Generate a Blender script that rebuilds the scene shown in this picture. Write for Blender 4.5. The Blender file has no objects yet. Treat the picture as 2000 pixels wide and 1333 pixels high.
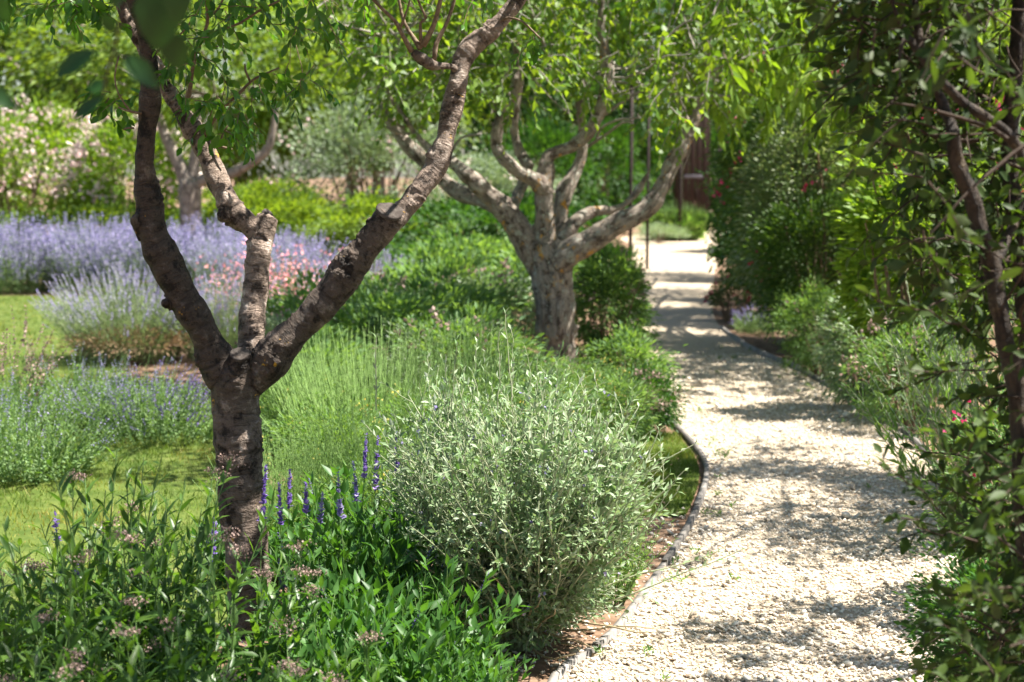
import bpy, math, random
import numpy as np
from mathutils import Vector, Matrix

random.seed(7)
RNG = np.random.default_rng(11)
scene = bpy.context.scene
COL = scene.collection
PI = math.pi

# ------------------------------------------------------------------ camera, sky, sun, exposure
CAMH = 1.68
FPX = 60.0 / 36.0 * 2000.0
PITCH = math.atan(346.5 / FPX)
cam_data = bpy.data.cameras.new('camera')
cam = bpy.data.objects.new('camera', cam_data)
COL.objects.link(cam)
scene.camera = cam
cam_data.lens = 60
cam_data.sensor_width = 36
cam_data.clip_start = 0.05
cam_data.clip_end = 500
cam.location = (0, 0, CAMH)
cam.rotation_euler = (PI / 2 - PITCH, 0, 0)
cam_data.dof.use_dof = True
cam_data.dof.focus_distance = 5.9
cam_data.dof.aperture_fstop = 3.6
cam_data.dof.aperture_blades = 9

SUN_EL, SUN_AZ = math.radians(62), math.radians(90)      # azimuth from +Y towards +X
world = bpy.data.worlds.new('World')
scene.world = world
world.use_nodes = True
wn = world.node_tree.nodes
sky = wn.new('ShaderNodeTexSky')
sky.sky_type = 'NISHITA'
sky.sun_disc = False
sky.sun_elevation = SUN_EL
sky.sun_rotation = SUN_AZ
world.node_tree.links.new(sky.outputs[0], wn['Background'].inputs[0])
wn['Background'].inputs[1].default_value = 0.052
sd = bpy.data.lights.new('sun', 'SUN')
sd.energy = 5.0
sd.angle = math.radians(0.53)
sd.color = (1.0, 0.95, 0.86)
sun = bpy.data.objects.new('sun', sd)
COL.objects.link(sun)
SUNV = Vector((math.cos(SUN_EL) * math.sin(SUN_AZ), math.cos(SUN_EL) * math.cos(SUN_AZ), math.sin(SUN_EL)))
sun.rotation_euler = SUNV.to_track_quat('Z', 'Y').to_euler()
sun.location = (6, 4, 12)
scene.view_settings.view_transform = 'Standard'
scene.view_settings.look = 'None'
scene.view_settings.gamma = 1
scene.view_settings.use_curve_mapping = False
scene.view_settings.exposure = 1.8
scene.render.engine = 'CYCLES'
scene.cycles.max_bounces = 7
scene.cycles.diffuse_bounces = 4
scene.cycles.transmission_bounces = 5

# ------------------------------------------------------------------ placing helpers
CP, SP = math.cos(PITCH), math.sin(PITCH)


def P(px, py, Y):
    """point at depth Y that the photograph shows at (px, py)"""
    a = (px - 1000.0) / FPX
    b = -(py - 666.5) / FPX
    dx, dy, dz = a, CP + b * SP, -SP + b * CP
    k = Y / dy
    return np.array([dx * k, Y, CAMH + dz * k])


def G(px, py, z=0.0):
    """point on the ground seen at (px, py)"""
    a = (px - 1000.0) / FPX
    b = -(py - 666.5) / FPX
    dx, dy, dz = a, CP + b * SP, -SP + b * CP
    k = (z - CAMH) / dz
    return np.array([dx * k, dy * k, z])


def proj(T):
    T = np.asarray(T, float).reshape(-1, 3)
    y = T[:, 1]
    z = T[:, 2] - CAMH
    f = y * CP - z * SP
    u = y * SP + z * CP
    f = np.where(f < 0.05, 0.05, f)
    return 1000 + FPX * T[:, 0] / f, 666.5 - FPX * u / f, f


def nrm(v):
    v = np.asarray(v, float)
    return v / (np.linalg.norm(v, axis=-1, keepdims=True) + 1e-12)


# ------------------------------------------------------------------ numpy value noise
def _hash(i, j, k, s):
    h = (i * 374761393 + j * 668265263 + k * 2147483647 + s * 974634777) & 0xffffffff
    h = ((h ^ (h >> 13)) * 1274126177) & 0xffffffff
    return ((h ^ (h >> 16)) & 0xffff) / 65535.0


def noise3(p, s=0):
    p = np.asarray(p, float)
    i = np.floor(p).astype(np.int64)
    f = p - i
    f = f * f * (3 - 2 * f)
    r = 0
    for a in (0, 1):
        for b in (0, 1):
            for c in (0, 1):
                w = (f[:, 0] if a else 1 - f[:, 0]) * (f[:, 1] if b else 1 - f[:, 1]) * (f[:, 2] if c else 1 - f[:, 2])
                r = r + w * _hash(i[:, 0] + a, i[:, 1] + b, i[:, 2] + c, s)
    return r * 2 - 1


# ------------------------------------------------------------------ object helpers
def tag(o, label=None, cat=None, group=None, kind=None):
    if label: o['label'] = label
    if cat: o['category'] = cat
    if group: o['group'] = group
    if kind: o['kind'] = kind
    return o


def thing(name, loc, label, cat, group=None):
    o = bpy.data.objects.new(name, None)
    o.empty_display_size = 0.1
    o.location = tuple(float(c) for c in loc)
    COL.objects.link(o)
    return tag(o, label, cat, group)


def make_mesh(name, V, F, mat, rnd=None, smooth=False, attrs=None):
    """F: (N,3) or (N,4) int array"""
    me = bpy.data.meshes.new(name)
    V = np.asarray(V, np.float32)
    F = np.asarray(F, np.int32)
    k = F.shape[1]
    me.vertices.add(len(V))
    me.vertices.foreach_set('co', V.ravel())
    me.loops.add(F.size)
    me.loops.foreach_set('vertex_index', F.ravel())
    me.polygons.add(len(F))
    me.polygons.foreach_set('loop_start', np.arange(0, F.size, k, dtype=np.int32))
    me.polygons.foreach_set('loop_total', np.full(len(F), k, np.int32))
    if smooth:
        me.polygons.foreach_set('use_smooth', np.ones(len(F), bool))
    me.update(calc_edges=True)
    if rnd is not None:
        a = me.attributes.new('rnd', 'FLOAT', 'POINT')
        a.data.foreach_set('value', np.asarray(rnd, np.float32))
    if attrs:
        for nm, arr in attrs.items():
            a = me.attributes.new(nm, 'FLOAT_VECTOR', 'POINT')
            a.data.foreach_set('vector', np.asarray(arr, np.float32).ravel())
    if mat: me.materials.append(mat)
    return me


def link(name, me, parent=None, loc=None):
    o = bpy.data.objects.new(name, me)
    COL.objects.link(o)
    if parent is not None: o.parent = parent
    if loc is not None: o.location = tuple(float(c) for c in loc)
    return o


def copy_tree(o, parent=None):
    c = o.copy()
    COL.objects.link(c)
    c.parent = parent
    for ch in KIDS.get(o.name, []):
        copy_tree(ch, c)
    return c


KIDS = {}


def kid(parent, o):
    KIDS.setdefault(parent.name, []).append(o)
    return o


def place_copy(root, loc, rz, sc, label, group=None):
    r = copy_tree(root)
    r.location = tuple(float(c) for c in loc)
    r.rotation_euler = (0, 0, rz)
    r.scale = (sc, sc, sc) if not isinstance(sc, tuple) else sc
    r['label'] = label
    if group: r['group'] = group
    return r


# ------------------------------------------------------------------ materials
def nodes_of(name):
    m = bpy.data.materials.new(name)
    m.use_nodes = True
    nt = m.node_tree
    return m, nt, nt.nodes, nt.links, nt.nodes['Principled BSDF']


def ramp(nt, stops, interp='LINEAR'):
    r = nt.nodes.new('ShaderNodeValToRGB')
    r.color_ramp.interpolation = interp
    while len(r.color_ramp.elements) < len(stops): r.color_ramp.elements.new(0.5)
    for e, (p, c) in zip(r.color_ramp.elements, stops):
        e.position = p
        e.color = (c[0], c[1], c[2], 1)
    return r


def leaf_mat(name, cols, trans=0.45, tcol=None, rough=0.45, spec=0.4, under=None):
    """cols: colours picked by each leaf's random value; light passes through the blade"""
    m, nt, N, L, b = nodes_of(name)
    at = N.new('ShaderNodeAttribute'); at.attribute_name = 'rnd'
    oi = N.new('ShaderNodeObjectInfo')
    ad = N.new('ShaderNodeMath'); ad.operation = 'ADD'
    L.new(at.outputs['Fac'], ad.inputs[0]); L.new(oi.outputs['Random'], ad.inputs[1])
    fr = N.new('ShaderNodeMath'); fr.operation = 'FRACT'; L.new(ad.outputs[0], fr.inputs[0])
    n = len(cols)
    r = ramp(nt, [(i / (n - 1) if n > 1 else 0, c) for i, c in enumerate(cols)])
    L.new(fr.outputs[0], r.inputs[0])
    tc = N.new('ShaderNodeTexCoord')
    nz = N.new('ShaderNodeTexNoise'); nz.inputs['Scale'].default_value = 60
    L.new(tc.outputs['Object'], nz.inputs['Vector'])
    mx = N.new('ShaderNodeMix'); mx.data_type = 'RGBA'; mx.blend_type = 'MULTIPLY'
    mr = N.new('ShaderNodeMapRange'); mr.inputs[3].default_value = 0.7; mr.inputs[4].default_value = 1.25
    L.new(nz.outputs['Fac'], mr.inputs[0])
    mx.inputs[0].default_value = 1
    L.new(r.outputs[0], mx.inputs[6]); L.new(mr.outputs[0], mx.inputs[7])
    colr = mx.outputs[2]
    if under:
        geo = N.new('ShaderNodeNewGeometry')
        mu = N.new('ShaderNodeMix'); mu.data_type = 'RGBA'
        L.new(geo.outputs['Backfacing'], mu.inputs[0]); L.new(colr, mu.inputs[6]); mu.inputs[7].default_value = (*under, 1)
        colr = mu.outputs[2]
    L.new(colr, b.inputs['Base Color'])
    b.inputs['Roughness'].default_value = rough
    b.inputs['Specular IOR Level'].default_value = spec
    t = N.new('ShaderNodeBsdfTranslucent')
    g = N.new('ShaderNodeMix'); g.data_type = 'RGBA'; g.blend_type = 'MULTIPLY'; g.inputs[0].default_value = 1
    L.new(mx.outputs[2], g.inputs[6]); g.inputs[7].default_value = (*[0.78 * q for q in (tcol or (2.2, 1.9, 0.7))], 1)
    L.new(g.outputs[2], t.inputs['Color'])
    ms = N.new('ShaderNodeMixShader'); ms.inputs[0].default_value = trans
    L.new(b.outputs[0], ms.inputs[1]); L.new(t.outputs[0], ms.inputs[2])
    L.new(ms.outputs[0], N['Material Output'].inputs[0])
    return m


def bark_mat(name, base, dark, light, lichen, lichen_amt, band=True, lich2=None, bump=0.5):
    """limb coordinates (attribute limbco): x, y round the limb and z along it"""
    m, nt, N, L, b = nodes_of(name)
    at = N.new('ShaderNodeAttribute'); at.attribute_name = 'limbco'
    mp = N.new('ShaderNodeMapping')
    mp.inputs['Scale'].default_value = (13, 13, 44) if band else (38, 38, 7)
    L.new(at.outputs['Vector'], mp.inputs[0])
    n1 = N.new('ShaderNodeTexNoise'); n1.inputs['Scale'].default_value = 1; n1.inputs['Detail'].default_value = 6
    n1.inputs['Roughness'].default_value = 0.65; n1.inputs['Distortion'].default_value = 0.7
    L.new(mp.outputs[0], n1.inputs['Vector'])
    n2 = N.new('ShaderNodeTexNoise'); n2.inputs['Scale'].default_value = 13; n2.inputs['Detail'].default_value = 8
    n2.inputs['Roughness'].default_value = 0.7
    L.new(at.outputs['Vector'], n2.inputs['Vector'])
    n3 = N.new('ShaderNodeTexNoise'); n3.inputs['Scale'].default_value = 130; n3.inputs['Detail'].default_value = 4
    L.new(at.outputs['Vector'], n3.inputs['Vector'])
    r2 = ramp(nt, [(0.40, dark), (0.49, base), (0.56, base), (0.66, light)])
    L.new(n2.outputs['Fac'], r2.inputs[0])
    r1 = ramp(nt, [(0.36, (0.28, 0.25, 0.22)), (0.47, (0.9, 0.9, 0.9)), (0.7, (1.25, 1.22, 1.2))])
    L.new(n1.outputs['Fac'], r1.inputs[0])
    mu = N.new('ShaderNodeMix'); mu.data_type = 'RGBA'; mu.blend_type = 'MULTIPLY'; mu.inputs[0].default_value = 0.75 if band else 0.9
    L.new(r2.outputs[0], mu.inputs[6]); L.new(r1.outputs[0], mu.inputs[7])
    mr = N.new('ShaderNodeMapRange'); mr.inputs[3].default_value = 0.6; mr.inputs[4].default_value = 1.4
    L.new(n3.outputs['Fac'], mr.inputs[0])
    m3 = N.new('ShaderNodeMix'); m3.data_type = 'RGBA'; m3.blend_type = 'MULTIPLY'; m3.inputs[0].default_value = 1
    L.new(mu.outputs[2], m3.inputs[6]); L.new(mr.outputs[0], m3.inputs[7])
    cur = m3.outputs[2]
    if band:      # old crusty against young smooth bark, limb shade and sun put into tone
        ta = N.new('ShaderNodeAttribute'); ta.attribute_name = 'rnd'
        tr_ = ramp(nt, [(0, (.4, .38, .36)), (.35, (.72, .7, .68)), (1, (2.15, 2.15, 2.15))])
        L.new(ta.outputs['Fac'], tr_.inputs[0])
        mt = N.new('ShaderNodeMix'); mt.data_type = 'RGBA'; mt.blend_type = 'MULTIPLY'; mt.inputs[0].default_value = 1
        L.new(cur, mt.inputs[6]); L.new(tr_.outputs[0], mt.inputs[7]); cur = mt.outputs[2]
    for k, (lc, amt, sc) in enumerate([(lichen, lichen_amt, 9), (lich2, 0.56, 17)]):
        if lc is None: continue
        nl = N.new('ShaderNodeTexNoise'); nl.inputs['Scale'].default_value = sc; nl.inputs['Detail'].default_value = 9
        nl.inputs['Roughness'].default_value = 0.75
        mpl = N.new('ShaderNodeMapping'); mpl.inputs['Location'].default_value = (k * 3.1 + 1, 7, 2)
        L.new(at.outputs['Vector'], mpl.inputs[0]); L.new(mpl.outputs[0], nl.inputs['Vector'])
        rl = ramp(nt, [(amt, (0, 0, 0)), (amt + 0.025, (1, 1, 1))])
        L.new(nl.outputs['Fac'], rl.inputs[0])
        ml = N.new('ShaderNodeMix'); ml.data_type = 'RGBA'
        L.new(rl.outputs[0], ml.inputs[0]); L.new(cur, ml.inputs[6]); ml.inputs[7].default_value = (*lc, 1)
        cur = ml.outputs[2]
    L.new(cur, b.inputs['Base Color'])
    b.inputs['Roughness'].default_value = 0.72
    b.inputs['Specular IOR Level'].default_value = 0.35
    hs = N.new('ShaderNodeMath'); hs.operation = 'ADD'
    L.new(n1.outputs['Fac'], hs.inputs[0]); L.new(n2.outputs['Fac'], hs.inputs[1])
    h2 = N.new('ShaderNodeMath'); h2.operation = 'MULTIPLY_ADD'; h2.inputs[1].default_value = 0.3
    L.new(n3.outputs['Fac'], h2.inputs[0]); L.new(hs.outputs[0], h2.inputs[2])
    bp = N.new('ShaderNodeBump'); bp.inputs['Strength'].default_value = bump; bp.inputs['Distance'].default_value = 0.022
    L.new(h2.outputs[0], bp.inputs['Height']); L.new(bp.outputs[0], b.inputs['Normal'])
    return m


def plain_mat(name, cols, rough=0.8, scale=30, bump=0.0, spec=0.3, stretch=(1, 1, 1), coord='Object'):
    m, nt, N, L, b = nodes_of(name)
    tc = N.new('ShaderNodeTexCoord')
    mp = N.new('ShaderNodeMapping'); mp.inputs['Scale'].default_value = stretch
    L.new(tc.outputs[coord], mp.inputs[0])
    nz = N.new('ShaderNodeTexNoise'); nz.inputs['Scale'].default_value = scale; nz.inputs['Detail'].default_value = 7
    nz.inputs['Roughness'].default_value = 0.65
    L.new(mp.outputs[0], nz.inputs['Vector'])
    at = N.new('ShaderNodeAttribute'); at.attribute_name = 'rnd'
    sub = N.new('ShaderNodeMath'); sub.operation = 'MULTIPLY_ADD'; sub.inputs[1].default_value = 0.45
    L.new(at.outputs['Fac'], sub.inputs[0]); 
    off = N.new('ShaderNodeMath'); off.operation = 'SUBTRACT'; off.inputs[1].default_value = 0.12
    L.new(nz.outputs['Fac'], off.inputs[0]); L.new(off.outputs[0], sub.inputs[2])
    n = len(cols)
    r = ramp(nt, [(0.28 + 0.44 * i / max(n - 1, 1), c) for i, c in enumerate(cols)])
    L.new(sub.outputs[0], r.inputs[0]); L.new(r.outputs[0], b.inputs['Base Color'])
    b.inputs['Roughness'].default_value = rough
    b.inputs['Specular IOR Level'].default_value = spec
    if bump:
        bp = N.new('ShaderNodeBump'); bp.inputs['Strength'].default_value = bump; bp.inputs['Distance'].default_value = 0.01
        L.new(nz.outputs['Fac'], bp.inputs['Height']); L.new(bp.outputs[0], b.inputs['Normal'])
    return m


M = {}
M['plum_leaf'] = leaf_mat('plum_leaf', [(.035, .11, .018), (.06, .17, .022), (.1, .23, .03), (.04, .12, .03)], .52, (2.3, 2.0, .5), .33, .5)
M['apple_leaf'] = leaf_mat('apple_leaf', [(.07, .16, .022), (.12, .23, .03), (.19, .31, .05), (.08, .17, .03)], .55, (2.3, 1.9, .5), .45, .4)
M['bright_leaf'] = leaf_mat('bright_leaf', [(.11, .21, .025), (.16, .28, .035), (.22, .34, .06)], .5, (2.0, 1.8, .5), .5, .3)
M['back_leaf'] = leaf_mat('back_leaf', [(.09, .17, .03), (.14, .23, .04), (.19, .28, .05), (.07, .14, .03)], .5, (2.1, 1.9, .5), .5, .3)
M['hedge_leaf'] = leaf_mat('hedge_leaf', [(.02, .065, .014), (.035, .1, .02), (.07, .16, .03)], .38, (2.0, 1.9, .5), .5, .3)
M['dark_leaf'] = leaf_mat('dark_leaf', [(.022, .045, .011), (.036, .068, .015), (.075, .12, .026), (.028, .052, .014)], .4, (2.0, 2.1, .5), .55, .25, under=(.07, .095, .035))
M['grey_leaf'] = leaf_mat('grey_leaf', [(.13, .19, .1), (.18, .25, .13), (.24, .31, .18)], .3, (1.5, 1.6, .8), .5, .35, under=(.3, .35, .28))
M['silver_leaf'] = leaf_mat('silver_leaf', [(.14, .23, .09), (.21, .3, .15), (.32, .39, .25), (.09, .19, .045)], .25, (1.4, 1.7, .7), .5, .35, under=(.4, .45, .34))
M['sage_leaf'] = leaf_mat('sage_leaf', [(.04, .115, .025), (.06, .155, .03), (.095, .21, .05)], .42, (2.0, 2.0, .6), .45, .35)
M['lance_leaf'] = leaf_mat('lance_leaf', [(.035, .085, .018), (.06, .13, .025), (.11, .2, .035)], .42, (2.1, 2.2, .6), .4, .4, under=(.07, .12, .05))
M['spear_grass'] = leaf_mat('spear_grass', [(.1, .22, .04), (.16, .3, .07), (.24, .37, .11), (.32, .42, .18)], .4, (1.6, 1.7, .6), .5, .3)
M['lav_leaf'] = leaf_mat('lav_leaf', [(.18, .27, .13), (.24, .34, .17), (.3, .38, .22)], .35, (1.5, 1.6, .8), .6, .2)
M['mint_leaf'] = leaf_mat('mint_leaf', [(.13, .23, .08), (.19, .3, .12), (.28, .38, .19)], .38, (1.6, 1.7, .6), .6, .2)
M['herb_leaf'] = leaf_mat('herb_leaf', [(.08, .17, .05), (.12, .23, .07), (.19, .31, .1), (.12, .21, .1)], .42, (1.9, 1.8, .6), .55, .25)
M['grass'] = leaf_mat('grass', [(.13, .2, .035), (.2, .27, .05), (.28, .32, .08), (.38, .34, .16)], .4, (1.4, 1.4, .6), .6, .2)
def patchy(m, cols, sc):
    nt = m.node_tree
    geo = nt.nodes.new('ShaderNodeNewGeometry'); nz = nt.nodes.new('ShaderNodeTexNoise'); nz.inputs['Scale'].default_value = sc; nz.inputs['Detail'].default_value = 5
    nt.links.new(geo.outputs['Position'], nz.inputs['Vector'])
    rp = ramp(nt, cols); nt.links.new(nz.outputs['Fac'], rp.inputs[0])
    for n in list(nt.nodes):
        if n.bl_idname == 'ShaderNodeMix' and n.blend_type == 'MULTIPLY' and n.inputs[7].is_linked and n.inputs[7].links[0].from_node.bl_idname == 'ShaderNodeMapRange':
            src = n.inputs[6].links[0].from_socket
            k = nt.nodes.new('ShaderNodeMix'); k.data_type = 'RGBA'; k.blend_type = 'MULTIPLY'; k.inputs[0].default_value = 1
            nt.links.new(src, k.inputs[6]); nt.links.new(rp.outputs[0], k.inputs[7]); nt.links.new(k.outputs[2], n.inputs[6])


patchy(M['grass'], [(.34, (.45, .62, .5)), (.48, (.8, .9, .7)), (.6, (1.15, .98, .8)), (.72, (1.5, 1.05, 1.0))], 1.7)
M['olive_leaf'] = leaf_mat('olive_leaf', [(.09, .15, .06), (.13, .2, .08), (.2, .26, .12), (.38, .42, .3)], .35, (1.7, 1.8, .7), .4, .5)  # last, palest colour paints glints onto some leaves
M['yellow_flower'] = leaf_mat('yellow_flower', [(.6, .5, .08), (.7, .6, .2)], .3, (1.1, 1.1, 1), .6, .2)
M['mid_leaf'] = leaf_mat('mid_leaf', [(.045, .11, .03), (.07, .15, .035), (.12, .21, .05), (.05, .1, .03)], .42, (2.0, 1.9, .5), .45, .4)
M['shade_toned_leaf'] = leaf_mat('shade_toned_leaf', [(.015, .05, .01), (.022, .07, .012)], .3, (1.8, 2.0, .5), .4, .4)  # the close spray's shade put into a darker green
M['lavender_flower'] = leaf_mat('lavender_flower', [(.24, .2, .46), (.34, .29, .58), (.47, .42, .7), (.6, .54, .76)], .35, (1.3, 1.3, 1.3), .7, .2)
M['salvia_flower'] = leaf_mat('salvia_flower', [(.15, .09, .36), (.24, .16, .5), (.42, .3, .66)], .35, (1.3, 1.3, 1.3), .6, .2)
M['salmon_flower'] = leaf_mat('salmon_flower', [(.78, .22, .28), (.82, .34, .36), (.86, .46, .46), (.8, .5, .6)], .35, (1.1, 1.1, 1.1), .6, .2)
M['pale_pink_flower'] = leaf_mat('pale_pink_flower', [(.75, .5, .52), (.85, .66, .64), (.88, .78, .74)], .35, (1.1, 1.1, 1.1), .6, .2)
M['dusty_pink_flower'] = leaf_mat('dusty_pink_flower', [(.2, .14, .11), (.36, .25, .21), (.52, .38, .34)], .3, (1.1, 1.1, 1.1), .8, .2)
M['crimson_flower'] = leaf_mat('crimson_flower', [(.5, .03, .1), (.65, .05, .18), (.7, .12, .28)], .35, (1.2, 1.2, 1.2), .6, .2)
M['dry_leaf'] = leaf_mat('dry_leaf', [(.3, .2, .12), (.4, .29, .18), (.25, .15, .1)], .3, (1.2, 1.1, .8), .8, .2)
M['lime_stem'] = plain_mat('lime_stem', [(.16, .27, .07), (.3, .42, .15)], .6)
M['green_stem'] = plain_mat('green_stem', [(.1, .18, .05), (.16, .25, .08)], .6)
M['pale_stem'] = plain_mat('pale_stem', [(.3, .33, .2), (.42, .43, .3)], .7)
M['straw_stem'] = plain_mat('straw_stem', [(.3, .24, .14), (.42, .34, .22)], .7)
M['twig'] = plain_mat('twig', [(.12, .08, .05), (.22, .16, .11), (.3, .24, .18)], .8, 60, .3)
M['dark_twig'] = plain_mat('dark_twig', [(.04, .026, .017), (.08, .052, .034)], .8, 60, .3)
M['pale_twig'] = plain_mat('pale_twig', [(.2, .18, .15), (.34, .31, .27)], .8, 60, .3)
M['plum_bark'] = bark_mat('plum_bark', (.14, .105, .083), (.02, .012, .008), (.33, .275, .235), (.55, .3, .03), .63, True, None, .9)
M['apple_bark'] = bark_mat('apple_bark', (.3, .25, .205), (.1, .072, .055), (.44, .39, .33), (.6, .3, .04), .6, False, (.36, .36, .3), .9)
M['old_bark'] = bark_mat('old_bark', (.3, .25, .21), (.16, .13, .11), (.45, .4, .36), (.5, .3, .08), .66, False, None, .6)
M['dark_bark'] = bark_mat('dark_bark', (.05, .035, .024), (.018, .012, .009), (.13, .1, .06), (.3, .27, .1), .66, False, None, .7)


# ------------------------------------------------------------------ leaf shapes (y along, x across, z up)
def leaf_template(kind):
    if kind == 'fine':            # eleven points, cupped along the midrib and bent
        ys = [0.22, 0.5, 0.78]; ws = [0.36, 0.5, 0.3]
        V = [(0, 0, 0)]
        for y, w in zip(ys, ws):
            z = -0.25 * (y - .3) ** 2
            V += [(-w, y, z + .05), (0, y, z - .01), (w, y, z + .05)]
        V.append((0, 1, -.15))
        F = [(0, 2, 1), (0, 3, 2)]
        for a in (1, 4):
            F += [(a, a + 1, a + 4), (a, a + 4, a + 3), (a + 1, a + 2, a + 5), (a + 1, a + 5, a + 4)]
        F += [(7, 8, 10), (8, 9, 10)]
    elif kind == 'mid':
        V = [(0, 0, 0), (-.5, .45, .05), (0, .48, -.02), (.5, .45, .05), (0, 1, -.1)]
        F = [(0, 2, 1), (0, 3, 2), (1, 2, 4), (2, 3, 4)]
    elif kind == 'lance':
        V = [(0, 0, 0), (-.5, .3, .04), (0, .33, 0), (.5, .3, .04), (-.36, .65, .0), (0, .67, -.04), (.36, .65, .0), (0, 1, -.16)]
        F = [(0, 2, 1), (0, 3, 2), (1, 2, 5), (1, 5, 4), (2, 3, 6), (2, 6, 5), (4, 5, 7), (5, 6, 7)]
    elif kind == 'two':
        V = [(0, 0, 0), (-.5, .45, .08), (.5, .45, .08), (0, 1, -.05)]
        F = [(0, 3, 1), (0, 2, 3)]
    elif kind == 'needle':
        V = [(-.5, 0, 0), (.5, 0, 0), (0, 1, 0)]
        F = [(0, 1, 2)]
    elif kind == 'blossom':       # a small open flower, four petals
        V = [(0, 0, 0), (-.5, .5, .25), (0, .35, -.1), (.5, .5, .25), (0, 1, .2), (0, .5, .0), (-.1, .5, .6)]
        F = [(0, 5, 1), (0, 3, 5), (1, 5, 4), (5, 3, 4), (5, 6, 1)]
    return np.array(V, float), np.array(F, int)


TPL = {k: leaf_template(k) for k in ('fine', 'mid', 'lance', 'two', 'needle', 'blossom')}


class Leaves:
    def __init__(s, kind='mid'):
        s.kind = kind; s.p = []; s.d = []; s.n = []; s.l = []; s.w = []

    def add(s, p, d, n, l, w):
        p = np.asarray(p, float).reshape(-1, 3); k = len(p)
        s.p.append(p); s.d.append(np.broadcast_to(d, (k, 3))); s.n.append(np.broadcast_to(n, (k, 3)))
        s.l.append(np.broadcast_to(l, (k,))); s.w.append(np.broadcast_to(w, (k,)))

    def arrays(s):
        if not s.p: return None
        p = np.concatenate(s.p); d = nrm(np.concatenate(s.d)); n = np.concatenate(s.n)
        l = np.concatenate(s.l); w = np.concatenate(s.w)
        n = nrm(n - d * (n * d).sum(1, keepdims=True) + 1e-6)
        x = np.cross(d, n)
        Mx = np.stack([x * w[:, None], d * l[:, None], n * l[:, None]], axis=2)
        return p, Mx

    def build(s, name, parent, mat, big=0, base=None, single='leaf', smooth=True):
        """the `big` leaves that show largest become leaf objects, the rest one mesh"""
        a = s.arrays()
        if a is None: return None
        p, Mx = a
        base = np.array(parent.location) if base is None else np.asarray(base, float)
        V0, F0 = TPL[s.kind]
        n = len(p)
        rnd = RNG.random(n)
        keep = np.ones(n, bool)
        if big:
            px, py, f = proj(p)
            size = np.linalg.norm(Mx[:, :, 1], axis=1) / f * (0.6 + 0.4 * RNG.random(n))
            size = np.where((px > -20) & (px < 2020) & (py > -20) & (py < 1350) & (f > 0.3), size, 0)
            idx = np.argsort(-size)[:big]
            idx = idx[size[idx] > 0]
            keep[idx] = False
            vars_ = []
            for q in range(4):
                Vq = V0.copy()
                Vq[:, 2] += (q - 1.5) * 0.09 * Vq[:, 1] ** 2
                Vq[:, 0] += (q - 1.5) * 0.05 * np.sin(Vq[:, 1] * 3)
                vars_.append(make_mesh(single, Vq, F0, mat, np.zeros(len(V0)), smooth))
            for j in idx:
                o = bpy.data.objects.new(single, vars_[j % 4])
                o.parent = parent
                m4 = np.eye(4); m4[:3, :3] = Mx[j]; m4[:3, 3] = p[j] - base
                o.matrix_local = Matrix(m4.tolist())
                COL.objects.link(o)
        p, Mx, rnd = p[keep], Mx[keep], rnd[keep]
        if len(p) == 0: return None
        m = len(p)
        Vb = np.repeat(V0[None], m, 0)
        bend = RNG.normal(0, .12, (m, 1))
        Vb[:, :, 2] += bend * Vb[:, :, 1] ** 2
        V = np.einsum('nij,nkj->nki', Mx, Vb) + (p - base)[:, None, :]
        F = F0[None] + (np.arange(m) * len(V0))[:, None, None]
        me = make_mesh(name, V.reshape(-1, 3), F.reshape(-1, 3), mat, np.repeat(rnd, len(V0)), smooth)
        o = link(name, me, parent)
        kid(parent, o)
        o['kind'] = 'stuff'
        return o


class Tubes:
    def __init__(s):
        s.V = []; s.F = []; s.c = []; s.n = 0

    def add(s, pts, rad, sides=5, cap=True, co_off=0.0):
        pts = np.asarray(pts, float); k = len(pts)
        rad = np.broadcast_to(rad, (k,))
        t = np.gradient(pts, axis=0); t = nrm(t)
        ref = np.array([1., 0, 0]) if abs(t[0][0]) < .8 else np.array([0, 1., 0])
        u = nrm(ref[None] - t * (t @ ref)[:, None]); v = np.cross(t, u)
        th = np.linspace(0, 2 * PI, sides, endpoint=False)
        ring = pts[:, None] + rad[:, None, None] * (np.cos(th)[None, :, None] * u[:, None] + np.sin(th)[None, :, None] * v[:, None])
        sl = np.concatenate([[0], np.cumsum(np.linalg.norm(np.diff(pts, axis=0), axis=1))]) + co_off
        c = np.stack([np.cos(th)[None] * rad[:, None], np.sin(th)[None] * rad[:, None], np.broadcast_to(sl[:, None], (k, sides))], 2)
        i = np.arange(k - 1)[:, None] * sides; j = np.arange(sides)[None]; j2 = (j + 1) % sides
        a = i + j; b = i + j2; cc = a + sides; dd = b + sides
        F = np.concatenate([np.stack([a, b, dd], 2).reshape(-1, 3), np.stack([a, dd, cc], 2).reshape(-1, 3)])
        V = ring.reshape(-1, 3); C = c.reshape(-1, 3)
        if cap:
            V = np.vstack([V, pts[0], pts[-1]]); C = np.vstack([C, [0, 0, sl[0]], [0, 0, sl[-1]]])
            q = k * sides; jj = np.arange(sides); jn = (jj + 1) % sides
            F = np.vstack([F, np.stack([jn, jj, np.full(sides, q)], 1),
                           np.stack([jj + (k - 1) * sides, jn + (k - 1) * sides, np.full(sides, q + 1)], 1)])
        s.V.append(V); s.F.append(F + s.n); s.c.append(C); s.n += len(V)

    def build(s, name, parent, mat, base=None, smooth=True, kind=None):
        if not s.V: return None
        base = np.array(parent.location) if base is None else np.asarray(base, float)
        V = np.concatenate(s.V) - base
        me = make_mesh(name, V, np.concatenate(s.F), mat, None, smooth, {'limbco': np.concatenate(s.c)})
        o = link(name, me, parent)
        kid(parent, o)
        if kind: o['kind'] = kind
        return o


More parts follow.
